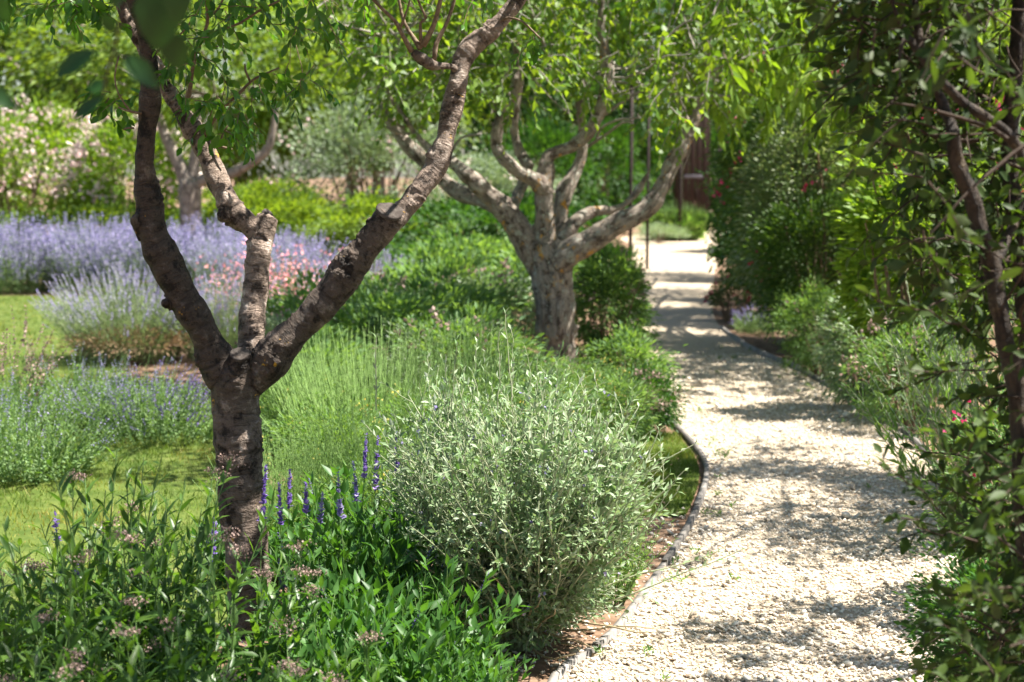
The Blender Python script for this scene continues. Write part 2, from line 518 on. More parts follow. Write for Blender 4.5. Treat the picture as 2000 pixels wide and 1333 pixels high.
def stem(p0, d0, L, n=6, droop=0.0, wob=0.15, rng=RNG):
    """a wandering shoot"""
    d = nrm(np.asarray(d0, float)); p = np.asarray(p0, float); out = [p]
    for i in range(n):
        d = nrm(d + rng.normal(0, wob, 3) + np.array([0, 0, -droop]) / n)
        p = p + d * L / n
        out.append(p)
    return np.array(out)


def interp(pts, t):
    k = len(pts) - 1
    x = np.clip(np.asarray(t) * k, 0, k - 1e-6)
    i = x.astype(int); f = (x - i)[:, None]
    return pts[i] * (1 - f) + pts[i + 1] * f, nrm(pts[i + 1] - pts[i])


def foliate(lv, pts, n, t0, t1, ang, size, width, mode='alt', up=0.4, jit=0.25, taper=0.4, rng=RNG, sag=0.0):
    t = np.linspace(t0, t1, n)
    if mode == 'opp': t = np.repeat(t, 2)
    m = len(t)
    pos, tan = interp(pts, t)
    ref = np.array([.3, .5, .8]); u = nrm(np.cross(tan, ref)); v = np.cross(tan, u)
    if mode == 'alt': ph = np.arange(m) * 2.4 + rng.random() * 6
    else: ph = np.repeat(np.arange(n) * PI / 2, 2) + np.tile([0, PI], n) + rng.random() * 6
    ph = ph + rng.normal(0, jit, m)
    rad = np.cos(ph)[:, None] * u + np.sin(ph)[:, None] * v
    a = ang + rng.normal(0, jit, m)
    a = a * (1 - 0.35 * t)
    d = np.cos(a)[:, None] * tan + np.sin(a)[:, None] * rad
    d[:, 2] -= sag
    nn = tan * (1 - up) + np.array([0, 0, 1.]) * up + rng.normal(0, .25, (m, 3))
    sz = size * (1 - taper * np.abs(t - .35) / .65) * rng.uniform(.7, 1.15, m)
    lv.add(pos, d, nn, sz, sz * width * rng.uniform(.85, 1.15, m))


def blob_leaves(lv, n, c, r, size, width, clumps=40, spread=.28, shell=.6, rng=RNG, zmin=None, droop=.2, top=0.0):
    """clumpy crown: leaves gathered round points near the crown's skin"""
    c = np.asarray(c, float); r = np.asarray(r, float)
    cd = nrm(rng.normal(0, 1, (clumps, 3)))
    if top: cd[:, 2] = np.where(cd[:, 2] < -top, -cd[:, 2], cd[:, 2])
    cr = shell + (1 - shell) * rng.random(clumps) ** .6
    cr *= rng.uniform(.8, 1.08, clumps)
    cc = cd * cr[:, None]
    k = rng.integers(0, clumps, n)
    csz = rng.uniform(.6, 1.25, clumps)
    off = rng.normal(0, spread, (n, 3)) * csz[k][:, None]
    off[:, 2] *= .7
    q = cc[k] + off
    p = c + q * r
    d = nrm(off + cd[k] * .35 + rng.normal(0, .5 * spread, (n, 3)))
    d[:, 2] -= droop
    nn = cd[k] * .6 + np.array([0, 0, .6]) + rng.normal(0, .5, (n, 3))
    sz = size * rng.uniform(.6, 1.25, n)
    if zmin is not None:
        ok = p[:, 2] > zmin
        p, d, nn, sz = p[ok], d[ok], nn[ok], sz[ok]
    lv.add(p, d, nn, sz, sz * width)


def thin_out(lv, targets, rad, t0=.25):
    """leave gaps in a crown along the sun's way to these points"""
    S = np.array(SUNV)
    for k in range(len(lv.p)):
        p = lv.p[k]; ok = np.ones(len(p), bool)
        for T in targets:
            w = p - T[:3]; a = w @ S
            d = np.linalg.norm(w - a[:, None] * S, axis=1)
            ok &= ~((d < (T[3] if len(T) > 3 else rad)) & (a > t0))
        for nm in 'pdnlw':
            getattr(lv, nm)[k] = getattr(lv, nm)[k][ok]


# ------------------------------------------------------------------ limbs grown into one skin
def spline(ctrl, step=0.03):
    """ctrl: rows x, y, z, radius -> smooth samples"""
    c = np.asarray(ctrl, float)
    c = np.vstack([2 * c[0] - c[1], c, 2 * c[-1] - c[-2]])
    out = []
    for i in range(1, len(c) - 2):
        L = np.linalg.norm(c[i + 1, :3] - c[i, :3]); n = max(2, int(L / step))
        t = np.linspace(0, 1, n, endpoint=False)[:, None]
        p0, p1, p2, p3 = c[i - 1], c[i], c[i + 1], c[i + 2]
        out.append(.5 * ((2 * p1) + (-p0 + p2) * t + (2 * p0 - 5 * p1 + 4 * p2 - p3) * t ** 2 + (-p0 + 3 * p1 - 3 * p2 + p3) * t ** 3))
    out.append(c[-2][None])
    return np.vstack(out)


def limb_frames(s):
    t = nrm(np.gradient(s[:, :3], axis=0))
    ref = np.array([0., -1, 0])
    u = nrm(ref[None] - t * (t @ ref)[:, None]); v = np.cross(t, u)
    return t, u, v


def grow_skin(name, limbs, voxel, mat, parent, disp, smooth_it=6, step=.03, tones=None):
    """limbs (lists of x,y,z,r) melted together by a voxel remesh, then barked"""
    tb = Tubes(); S = []; s0 = 0.0
    for li, lb in enumerate(limbs):
        s = spline(lb, step)
        s[:, :3] += 0.10 * s[:, 3:4] * np.stack([noise3(np.c_[s[:, :3] * 9], q) for q in (1, 2, 3)], 1)
        s[:, 3] *= 1 + .10 * noise3(s[:, :3] * 14, 5) + .07 * noise3(s[:, :3] * 33, 8)
        tb.add(s[:, :3], s[:, 3], 14)
        t, u, v = limb_frames(s)
        L = np.concatenate([[0], np.cumsum(np.linalg.norm(np.diff(s[:, :3], axis=0), axis=1))]) + s0
        S.append(np.hstack([s, t, u, v, L[:, None], np.full((len(L), 1), tones[li] if tones else .5)])); s0 += 1.7
    me = make_mesh('tmp', np.concatenate(tb.V), np.concatenate(tb.F), None)
    o = bpy.data.objects.new('tmp', me); COL.objects.link(o)
    md = o.modifiers.new('r', 'REMESH'); md.mode = 'VOXEL'; md.voxel_size = voxel; md.adaptivity = 0
    m2 = o.modifiers.new('s', 'SMOOTH'); m2.iterations = smooth_it; m2.factor = .5
    dg = bpy.context.evaluated_depsgraph_get(); dg.update()
    ev = bpy.data.meshes.new_from_object(o.evaluated_get(dg))
    bpy.data.objects.remove(o); bpy.data.meshes.remove(me)
    n = len(ev.vertices)
    V = np.zeros(n * 3, np.float32); ev.vertices.foreach_get('co', V); V = V.reshape(-1, 3).astype(float)
    NN = np.zeros(n * 3, np.float32); ev.vertices.foreach_get('normal', NN); NN = NN.reshape(-1, 3)
    A = np.vstack(S)
    co = np.zeros((n, 3)); tone = np.zeros(n)
    for a in range(0, n, 8000):
        q = V[a:a + 8000]
        dd = np.linalg.norm(q[:, None] - A[None, :, :3], axis=2) - A[None, :, 3]
        k = dd.argmin(1); B = A[k]
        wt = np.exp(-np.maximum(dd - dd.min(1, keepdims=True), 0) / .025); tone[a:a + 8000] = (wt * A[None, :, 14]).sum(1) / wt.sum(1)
        w = q - B[:, :3]
        th = nrm(np.stack([(w * B[:, 7:10]).sum(1), (w * B[:, 10:13]).sum(1)], 1)) * B[:, 3:4]
        co[a:a + 8000] = np.c_[th, B[:, 13] + (w * B[:, 4:7]).sum(1)]
    V = V + NN * disp(V, co)[:, None]
    ev.vertices.foreach_set('co', V.astype(np.float32).ravel() - np.tile(np.array(parent.location), n).astype(np.float32))
    at = ev.attributes.new('limbco', 'FLOAT_VECTOR', 'POINT'); at.data.foreach_set('vector', co.astype(np.float32).ravel())
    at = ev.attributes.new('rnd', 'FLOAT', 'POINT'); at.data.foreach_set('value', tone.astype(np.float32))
    ev.polygons.foreach_set('use_smooth', np.ones(len(ev.polygons), bool))
    ev.materials.clear(); ev.materials.append(mat)
    ev.update(); ev.name = name
    ob = link(name, ev, parent)
    kid(parent, ob)
    return ob


def plum_disp(V, co):
    a = noise3(co * np.array([14, 14, 42]), 21)
    b = noise3(co * np.array([40, 40, 110]), 22)
    rough = noise3(co * 12, 23)
    patch = np.clip(rough * 2.4 - .1, 0, 1)
    c = noise3(co * 100, 24)
    e = noise3(co * np.array([45, 45, 70]), 26)
    return .0014 * a + .0012 * b + patch * (.009 * np.abs(c) + .007 * np.clip(e, 0, 1) + .0015 * b) + .006 * noise3(co * 9, 25) + .003 * noise3(V * 22, 27)


def apple_disp(V, co):
    a = noise3(co * np.array([26, 26, 5]), 31)
    b = noise3(co * np.array([60, 60, 22]), 32)
    return -.010 * np.clip(.32 - np.abs(a), 0, 1) * 2 + .003 * b + .012 * noise3(co * 6, 33) + .004 * noise3(co * 22, 34)


# ================================================================== THE GROUND, LAWN AND PATH
def sheet(name, poly, z, mat, kind='structure'):
    import bmesh
    bm = bmesh.new()
    vs = [bm.verts.new((float(x), float(y), z)) for x, y in poly]
    bm.faces.new(vs)
    bmesh.ops.triangulate(bm, faces=bm.faces[:])
    me = bpy.data.meshes.new(name); bm.to_mesh(me); bm.free()
    me.materials.append(mat)
    o = link(name, me); o['kind'] = kind
    return o


def in_poly(x, y, poly):
    poly = np.asarray(poly); inside = np.zeros(len(x), bool); j = len(poly) - 1
    for i in range(len(poly)):
        xi, yi = poly[i]; xj, yj = poly[j]
        c = ((yi > y) != (yj > y)) & (x < (xj - xi) * (y - yi) / (yj - yi + 1e-12) + xi)
        inside ^= c; j = i
    return inside


M['soil'] = plain_mat('soil', [(.13, .08, .05), (.24, .16, .11), (.36, .26, .19)], .95, 9, .6, .1)
M['lawn'] = plain_mat('lawn', [(.05, .08, .015), (.1, .13, .03), (.2, .17, .08)], .95, 6, .4, .1)
M['gravel_bed'] = plain_mat('gravel_bed', [(.32, .25, .18), (.52, .44, .33), (.66, .58, .46)], .95, 90, .8, .1)
M['pebble'] = plain_mat('pebble', [(.36, .27, .19), (.52, .44, .34), (.63, .56, .46), (.72, .66, .57)], .85, 5, 0, .25)
M['timber'] = plain_mat('timber', [(.08, .073, .066), (.17, .155, .14), (.27, .25, .23)], .9, 22, .5, .2, (1, 1, 1))

ground = sheet('ground', [(-120, -20), (120, -20), (120, 200), (-120, 200)], 0, M['soil'])

LEFT = [G(*q)[:2] for q in [(1085, 1333), (1190, 1255), (1300, 1105), (1350, 1025), (1380, 950), (1375, 900), (1335, 850), (1285, 800),
                            (1250, 740), (1232, 680), (1228, 620), (1232, 560), (1236, 515), (1236, 480)]]
LEFT = [np.array([-.15, 3.2]), np.array([-.02, 4.2])] + LEFT
RIGHT = [G(*q)[:2] for q in [(1960, 1333), (1925, 1150), (1860, 960), (1790, 870), (1740, 830), (1640, 770), (1560, 725), (1500, 700),
                             (1440, 668), (1395, 620), (1392, 560), (1402, 510), (1410, 480)]]
RIGHT = [np.array([1.55, 3.2]), np.array([1.58, 4.2])] + RIGHT


def smooth2(pts, n=7):
    c = np.array([[p[0], p[1], 0, 0] for p in pts])
    s = spline(c, .15)
    return s[:, :2]


LS, RS = smooth2(LEFT), smooth2(RIGHT)
path_poly = [tuple(p) for p in LS] + [(2.4, 38.5), (3.6, 43), (9, 46), (14, 44), (14, 39), (5.4, 38.6)] + [tuple(p) for p in RS[::-1]]
sheet('path', path_poly, .004, M['gravel_bed'])
LAWN_A = [(-16, 5.4), (-1.02, 5.6), (-1.12, 7.5), (-1.45, 9.3), (-2.2, 12.6), (-3.1, 13.4), (-3.6, 16), (-3.8, 21.6), (-18, 22)]
LAWN_B = [tuple(p) for p in LS if 8.0 < p[1] < 10.6]
LAWN_B = [(p[0] - .045, p[1]) for p in LAWN_B] + [(.55, 10.6), (.35, 9.0), (.42, 8.05)]
sheet('lawn', LAWN_A, .008, M['lawn'])
sheet('lawn', LAWN_B, .008, M['lawn'])


def rocks(name, n, polyx, yr, size, zoff, mat, squash=.55, rng=RNG, dens=None):
    ico = bpy.data.meshes.new('i')
    import bmesh
    bm = bmesh.new(); bmesh.ops.create_icosphere(bm, subdivisions=1, radius=.5)
    V0 = np.array([v.co[:] for v in bm.verts]); F0 = np.array([[v.index for v in f.verts] for f in bm.faces]); bm.free()
    bpy.data.meshes.remove(ico)
    u = rng.random(n * 3)
    y = yr[0] + (yr[1] - yr[0]) * u ** (dens or 1)
    xs = np.array([p[0] for p in polyx]); x = rng.uniform(xs.min(), xs.max(), n * 3)
    ok = in_poly(x, y, polyx); x, y = x[ok][:n], y[ok][:n]; n = len(x)
    px, py, f = proj(np.c_[x, y, np.zeros(n)])
    ok = (px > -60) & (px < 2060) & (py < 1420)
    x, y = x[ok], y[ok]; n = len(x)
    s = size * rng.lognormal(0, .38, n)
    Vb = np.repeat(V0[None], n, 0) * rng.uniform(.72, 1.2, (n, len(V0), 1))
    Vb = Vb * np.stack([rng.uniform(.8, 1.5, n), rng.uniform(.7, 1.1, n), rng.uniform(squash * .7, squash * 1.3, n)], 1)[:, None]
    th = rng.uniform(0, 2 * PI, n); c, sn = np.cos(th), np.sin(th)
    tl = rng.normal(0, .35, n)
    X = Vb[:, :, 0] * c[:, None] - Vb[:, :, 1] * sn[:, None]; Y = Vb[:, :, 0] * sn[:, None] + Vb[:, :, 1] * c[:, None]
    Z = Vb[:, :, 2] + X * np.tan(tl)[:, None]
    V = np.stack([X, Y, Z], 2) * s[:, None, None] + np.c_[x, y, zoff + s * .12 + rng.uniform(0, .3, n) * s][:, None]
    F = F0[None] + (np.arange(n) * len(V0))[:, None, None]
    me = make_mesh(name, V.reshape(-1, 3), F.reshape(-1, 3), mat, np.repeat(rng.random(n), len(V0)))
    o = link(name, me)
    return o


gr = rocks('gravel', 106000, path_poly, (5.0, 15.0), .0115, .004, M['pebble'], dens=1.7)
tag(gr, 'pale cream gravel covering the winding garden path', 'gravel', kind='stuff')
bed_gr = rocks('stray_gravel', 1500, [tuple(p - np.array([.04, 0])) for p in LS if p[1] < 8.3] + [(.3, 8.3), (-.2, 6.5), (-.5, 5)], (5, 8.2), .014, .0, M['pebble'])
tag(bed_gr, 'stray pale stones on the bare soil inside the timber edging', 'gravel', kind='stuff')


gr2 = rocks('large_pebbles', 300, path_poly, (5.0, 14.0), .024, .012, M['pebble'], dens=1.3)
tag(gr2, 'larger stones lying loose among the cream path gravel', 'stones', kind='stuff')


def grass(name, n, poly, yr, h, w, label, dens=1.0):
    x = RNG.uniform(min(p[0] for p in poly), max(p[0] for p in poly), n * 2)
    y = yr[0] + (yr[1] - yr[0]) * RNG.random(n * 2) ** dens
    ok = in_poly(x, y, poly)
    px, py, f = proj(np.c_[x, y, np.zeros(len(x))])
    ok &= (px > -30) & (px < 2030) & (py < 1380)
    x, y = x[ok][:n], y[ok][:n]; n = len(x)
    lv = Leaves('needle')
    d = RNG.normal(0, .45, (n, 3)); d[:, 2] = 1
    tuft = .75 + .5 * noise3(np.c_[x * 4, y * 4, x * 0], 3)
    hh = h * RNG.uniform(.5, 1.3, n) * tuft
    lv.add(np.c_[x, y, np.full(n, .004)], d, RNG.normal(0, 1, (n, 3)), hh, np.full(n, w) * RNG.uniform(.7, 1.3, n))
    e = bpy.data.objects.new('tmp', None)
    o = lv.build(name, e, M['grass'], base=(0, 0, 0))
    o.parent = None
    bpy.data.objects.remove(e)
    return tag(o, label, 'grass', kind='stuff')


grass('lawn_grass', 120000, LAWN_A, (5.4, 13.5), .055, .006, 'short sunlit lawn grass left of the plum tree', .9)
grass('lawn_grass', 22000, LAWN_A, (13.3, 22), .05, .012, 'lawn grass in front of the long violet lavender hedge')
def weeds():
    lv = Leaves('two'); a = LS[(LS[:, 1] > 5) & (LS[:, 1] < 14)]; b = RS[(RS[:, 1] > 5) & (RS[:, 1] < 16)]
    for k in range(70):
        q = a[RNG.integers(len(a))] + [abs(RNG.normal(0, .12)) + .02, 0] if k % 2 else b[RNG.integers(len(b))] - [abs(RNG.normal(0, .2)), 0]
        m = 14; d = RNG.normal(0, 1, (m, 3)); d[:, 2] = np.abs(d[:, 2]) * .8 + .2
        lv.add(np.tile([q[0], q[1], .02], (m, 1)) + RNG.normal(0, .008, (m, 3)), d, RNG.normal(0, .4, (m, 3)) + [0, 0, 1], RNG.uniform(.012, .035, m), .008)
    e = bpy.data.objects.new('tmp', None); o = lv.build('path_weeds', e, M['herb_leaf'], base=(0, 0, 0)); o.parent = None; bpy.data.objects.remove(e)
    tag(o, 'tiny green weeds sprouting at the margins of the gravel path', 'weeds', kind='stuff')


weeds()
grass('lawn_grass', 14000, LAWN_B, (8.0, 10.6), .04, .005, 'small wedge of lawn beside the curved timber edging')


def edging(line, y0, y1, blen, label, side):
    pts = [p for p in line if y0 <= p[1] <= y1]
    s = np.array(pts)
    L = np.concatenate([[0], np.cumsum(np.linalg.norm(np.diff(s, axis=0), axis=1))])
    e = thing('path_edging', (s[0][0], s[0][1], 0), label, 'edging')
    a = 0.0; i = 0
    while a < L[-1] - .1:
        b = min(a + blen * random.uniform(.85, 1.15), L[-1])
        t = np.linspace(a + .004, b - .004, 8)
        x = np.interp(t, L, s[:, 0]); y = np.interp(t, L, s[:, 1])
        tx = np.gradient(x); ty = np.gradient(y); nl = np.hypot(tx, ty); nx, ny = -ty / nl, tx / nl
        th = .012; top = .038 + random.uniform(-.006, .008); lean = random.uniform(-.006, .006)
        tv = np.linspace(0, 1, 8) * random.uniform(-.008, .008)
        V = []
        for k in range(8):
            for (q, z) in ((-th, -.05), (th, -.05), (th + lean, top + tv[k]), (-th + lean, top + tv[k] + .001)):
                V.append((x[k] + nx[k] * q * side - s[0][0], y[k] + ny[k] * q * side - s[0][1], z))
        F = []
        for k in range(7):
            for q in range(4):
                F.append((k * 4 + q, k * 4 + (q + 1) % 4, k * 4 + 4 + (q + 1) % 4, k * 4 + 4 + q))
        F.append((0, 1, 2, 3)); F.append((31, 30, 29, 28))
        me = make_mesh('board', V, F, M['timber'], np.full(len(V), random.random()))
        bo = link('board', me, e)
        a = b; i += 1
    return e


edging(LS, 4.5, 16, 1.35, 'weathered grey timber edging curving along the left side of the gravel path', 1)
edging(RS, 7.2, 17.5, 1.5, 'weathered grey timber edging along the right side of the gravel path', -1)


# ================================================================== NEAR PLUM TREE
def ctrl(rows):
    """rows: px, py, depth, width in photo pixels"""
    return [list(P(a, b, y)) + [w / 2 / FPX * y] for a, b, y, w in rows]


def make_plum():
    t = thing('plum_tree', (*P(500, 1253, 6)[:2], 0), 'near plum tree with three pruned limbs in a dark banded trunk', 'tree')
    trunk = ctrl([(500, 1300, 5.98, 125), (500, 1235, 6, 104), (492, 1160, 6, 96), (480, 1080, 6, 94), (471, 980, 6, 88), (463, 880, 6, 90), (461, 800, 6, 94), (465, 735, 6, 104), (470, 705, 6.0, 84)])
    left = ctrl([(455, 760, 6, 80), (425, 705, 5.98, 72), (393, 640, 5.96, 62), (355, 570, 5.95, 60), (322, 505, 5.94, 62), (298, 445, 5.93, 62),
                 (287, 380, 5.92, 52), (282, 320, 5.9, 44), (287, 260, 5.88, 40), (292, 200, 5.87, 40), (293, 150, 5.86, 38), (288, 95, 5.84, 32), (275, 45, 5.82, 28), (255, -10, 5.8, 24), (230, -110, 5.75, 20)])
    mid = ctrl([(480, 740, 6.06, 60), (488, 680, 6.1, 52), (492, 614, 6.12, 52), (501, 536, 6.14, 51), (506, 480, 6.15, 50), (516, 445, 6.16, 44), (525, 424, 6.17, 38)])
    mid2 = ctrl([(508, 465, 6.15, 44), (488, 440, 6.16, 44), (458, 418, 6.17, 42), (444, 392, 6.18, 44), (430, 362, 6.2, 44), (413, 325, 6.22, 42), (394, 280, 6.24, 38), (374, 252, 6.26, 41),
                 (348, 212, 6.28, 32), (326, 180, 6.3, 30), (295, 120, 6.34, 27), (262, 60, 6.36, 25), (235, 0, 6.4, 22), (210, -80, 6.45, 20)])
    right = ctrl([(480, 750, 6, 84), (525, 705, 5.99, 78), (581, 645, 5.98, 66), (640, 580, 5.98, 62), (685, 525, 5.98, 62), (722, 475, 5.98, 60), (750, 436, 5.98, 58), (764, 412, 5.97, 54)])
    right2 = ctrl([(745, 448, 5.99, 50), (785, 415, 6.02, 44), (808, 390, 6.04, 43), (828, 360, 6.05, 44), (848, 333, 6.07, 45), (866, 290, 6.08, 42), (877, 245, 6.1, 38), (886, 203, 6.11, 38), (895, 152, 6.12, 36),
                   (903, 118, 6.13, 38), (920, 92, 6.14, 40), (951, 70, 6.15, 36), (977, 43, 6.16, 33), (1000, 15, 6.17, 33), (1022, -15, 6.18, 30), (1060, -90, 6.2, 25)])
    stub1 = ctrl([(285, 460, 5.93, 36), (268, 436, 5.9, 26), (262, 425, 5.89, 20)])
    stub2 = ctrl([(350, 590, 5.95, 30), (328, 590, 5.93, 18), (318, 597, 5.92, 12)])
    stub3 = ctrl([(462, 760, 5.97, 60), (467, 715, 5.94, 46), (468, 693, 5.93, 40)])
    side = ctrl([(897, 140, 6.12, 24), (877, 130, 6.08, 17), (846, 128, 6.05, 17), (822, 114, 6.03, 20), (808, 103, 6.02, 14)])
    knob = ctrl([(448, 410, 6.17, 40), (436, 425, 6.14, 26), (432, 432, 6.13, 16)])
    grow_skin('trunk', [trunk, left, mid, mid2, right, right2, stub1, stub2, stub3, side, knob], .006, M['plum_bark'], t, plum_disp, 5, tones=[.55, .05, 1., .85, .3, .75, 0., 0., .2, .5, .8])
    # sawn ends of the pruned stubs
    M['sawn'] = plain_mat('sawn_wood', [(.05, .04, .035), (.1, .085, .075), (.17, .15, .13)], .9, 25, .6, .15)
    for (px, py, Y, rx, nx) in ((762, 411, 5.955, .047, (0.28, -.55, .8)), (527, 420, 6.165, .030, (.75, -.15, .6)), (468, 691, 5.92, .034, (0, -.62, .78)), (261, 423, 5.885, .017, (-.7, -.2, .65))):
        c = P(px, py, Y); n = nrm(np.array(nx)); u = nrm(np.cross(n, [0, 1., .2])); v = np.cross(n, u)
        V = []; F = []; K = 20
        for rr, hh in ((1.0, -.012), (1.03, -.001), (.93, .003), (.6, .0012), (.3, .002)):
            for k in range(K):
                th = 2 * PI * k / K
                w = rr * rx * (1 + .05 * math.sin(3 * th + px) + .03 * math.sin(7 * th))
                V.append(c + u * w * math.cos(th) + v * w * math.sin(th) * .92 + n * (hh + .0012 * math.sin(5 * th + rr * 9)))
        V.append(c + n * .001)
        for a in range(4):
            for k in range(K):
                F.append((a * K + k, a * K + (k + 1) % K, (a + 1) * K + (k + 1) % K)); F.append((a * K + k, (a + 1) * K + (k + 1) % K, (a + 1) * K + k))
        for k in range(K): F.append((4 * K + k, 4 * K + (k + 1) % K, 5 * K))
        V = np.array(V) - np.array(t.location)
        link('cut_end', make_mesh('cut_end', V, F, M['sawn'], np.zeros(len(V)), True), t)
    # fine branches seen against the leaves
    twigs = [[(804, 101, 6.02, 11), (783, 63, 6.0, 9), (772, 42, 6.0, 8), (730, 0, 5.98, 7), (700, -50, 5.97, 5)],
             [(821, 95, 6.03, 12), (805, 70, 6.05, 8), (790, 45, 6.06, 7), (779, 0, 6.07, 6), (776, -50, 6.07, 4)],
             [(826, 90, 6.03, 13), (846, 52, 6.01, 10), (858, 10, 6.0, 9), (870, -50, 6, 6)],
             [(848, 118, 6.05, 9), (852, 85, 6.06, 10), (868, 55, 6.07, 8), (880, 25, 6.08, 7), (893, -20, 6.09, 6)],
             [(823, 90, 6.03, 8), (821, 45, 6.02, 6), (832, 36, 6.02, 6), (816, 0, 6.01, 5), (812, -40, 6, 4)],
             [(780, 60, 6.0, 5), (795, 20, 6.0, 4), (806, -20, 6.0, 3)],
             [(404, 262, 6.22, 7), (420, 280, 6.2, 6), (436, 288, 6.19, 5), (453, 292, 6.18, 4)],
             [(400, 265, 6.22, 8), (423, 227, 6.18, 7), (448, 200, 6.16, 6), (470, 180, 6.14, 6), (492, 158, 6.12, 5), (515, 146, 6.1, 4), (545, 133, 6.08, 3)],
             [(428, 290, 6.19, 5), (435, 262, 6.18, 4), (446, 245, 6.17, 3)],
             [(489, 160, 6.12, 5), (480, 140, 6.1, 4), (478, 125, 6.1, 3)],
             [(352, 205, 6.27, 13), (368, 188, 6.24, 11), (374, 150, 6.22, 8), (380, 118, 6.2, 8), (389, 90, 6.18, 7), (400, 62, 6.16, 6), (406, 35, 6.14, 6), (402, 0, 6.1, 5)],
             [(389, 88, 6.18, 5), (425, 62, 6.14, 5), (470, 45, 6.1, 5), (505, 22, 6.06, 5), (545, 2, 6.02, 4)],
             [(404, 36, 6.14, 5), (425, 20, 6.12, 5), (437, -5, 6.1, 4)],
             [(292, 118, 5.86, 6), (318, 90, 5.84, 5), (350, 70, 5.82, 4), (375, 40, 5.8, 4)],
             [(280, 222, 5.85, 5), (255, 218, 5.82, 5), (230, 210, 5.8, 3)],
             [(255, 218, 5.82, 4), (232, 185, 5.8, 3), (224, 150, 5.79, 3), (232, 110, 5.78, 3)],
             [(262, 251, 5.87, 4), (250, 250, 5.86, 4), (241, 254, 5.85, 3)],
             [(980, 40, 6.14, 6), (995, 35, 6.1, 5), (1020, 42, 6.06, 4), (1040, 60, 6.03, 4), (1055, 75, 6.0, 3)]]
    lv = Leaves('fine')
    for tw in twigs:
        s = spline(ctrl(tw), .03)
        tb = Tubes(); tb.add(s[:, :3], s[:, 3] * (1 + .15 * noise3(s[:, :3] * 60, 4)), 7)
        b = tb.build('branch', t, M['twig'])
    # leafy shoots: (px, py, depth, direction, length, leaves)
    shoots = []
    R = random.Random(5)
    for (x0, x1, y0, y1, n, L) in ((335, 470, 10, 120, 9, .16), (440, 640, -20, 90, 13, .16), (380, 470, 190, 250, 6, .11), (420, 560, 140, 200, 8, .13), (430, 520, 235, 270, 5, .10), (540, 640, 100, 170, 3, .13),
                                   (200, 285, 180, 225, 4, .09), (0, 210, -25, 10, 14, .13), (100, 250, -15, 25, 6, .12), (330, 620, -60, 0, 12, .15), (640, 1000, -70, -45, 8, .12), (1035, 1060, 60, 80, 3, .08), (330, 380, 40, 190, 6, .10)):
        for k in range(int(n * 1.5)):
            px, py = R.uniform(x0, x1), R.uniform(y0, y1)
            p = P(px, py, 6.0 + R.uniform(-.25, .3))
            d = np.array([R.uniform(-1, 1), R.uniform(-.8, .6), R.uniform(-.9, .25)])
            shoots.append((p, d, L * R.uniform(.7, 1.3)))
    tb = Tubes()
    for p, d, L in shoots:
        s = stem(p, d, L, 5, .5, .15)
        tb.add(s, np.linspace(.0018, .0008, 6), 4, False)
        foliate(lv, s, 7, .1, 1, .9, .06, .5, 'alt', .5, .35, .3, sag=.45)
    # the crown above the frame, which shades the limbs
    heads = [P(260, -110, 5.8), P(220, -90, 6.45), P(1060, -90, 6.2), P(780, -60, 6.0), P(560, -60, 6.1), P(400, -160, 5.5), P(750, -200, 5.6), P(600, -200, 6.4)]
    for h in heads:
        for k in range(6):
            d = np.array([R.uniform(-1, 1), R.uniform(-1, 1), R.uniform(.35, 1.2)])
            s = stem(h, d, R.uniform(.7, 1.5), 8, .3, .16)
            tb.add(s, np.linspace(.012, .004, 9), 5, False)
            for q in range(11):
                pp, tt = interp(s, np.array([R.uniform(.25, 1)]))
                dd = nrm(tt[0] + np.array([R.uniform(-1, 1), R.uniform(-1, 1), R.uniform(-.6, .8)]))
                s2 = stem(pp[0], dd, R.uniform(.25, .5), 5, .5, .15)
                tb.add(s2, np.linspace(.003, .001, 6), 3, False)
                foliate(lv, s2, 14, .1, 1, .9, .055, .5, 'alt', .5, .35, .3, sag=.3)
    blob_leaves(lv, 3200, (-.3, 5.85, 3.25), (.55, .42, .45), .055, .5, 30, .2, .4)  # unseen clump added to throw shade on the left limb
    blob_leaves(lv, 1900, (.5, 4.3, 3.3), (.6, .6, .35), .055, .5, 20, .2, .4)  # unseen clump added off the crown to shade the foreground herbs
    thin_out(lv, [P(492, 650, 6.1), P(495, 600, 6.1), P(503, 540, 6.1), P(508, 480, 6.1), P(500, 570, 6.1), P(490, 630, 6.1), P(506, 510, 6.1), P(440, 380, 6.2), P(515, 440, 6.1), P(455, 410, 6.2), P(425, 345, 6.2), P(600, 610, 5.95), P(740, 440, 5.95),
                  P(830, 350, 6.05), P(870, 270, 6.1), P(895, 170, 6.1), P(470, 1000, 5.9), P(455, 880, 5.9)], .085)
    tb.build('twigs', t, M['twig'], kind='stuff')
    lv.build('crown', t, M['plum_leaf'], big=300)
    return t


make_plum()


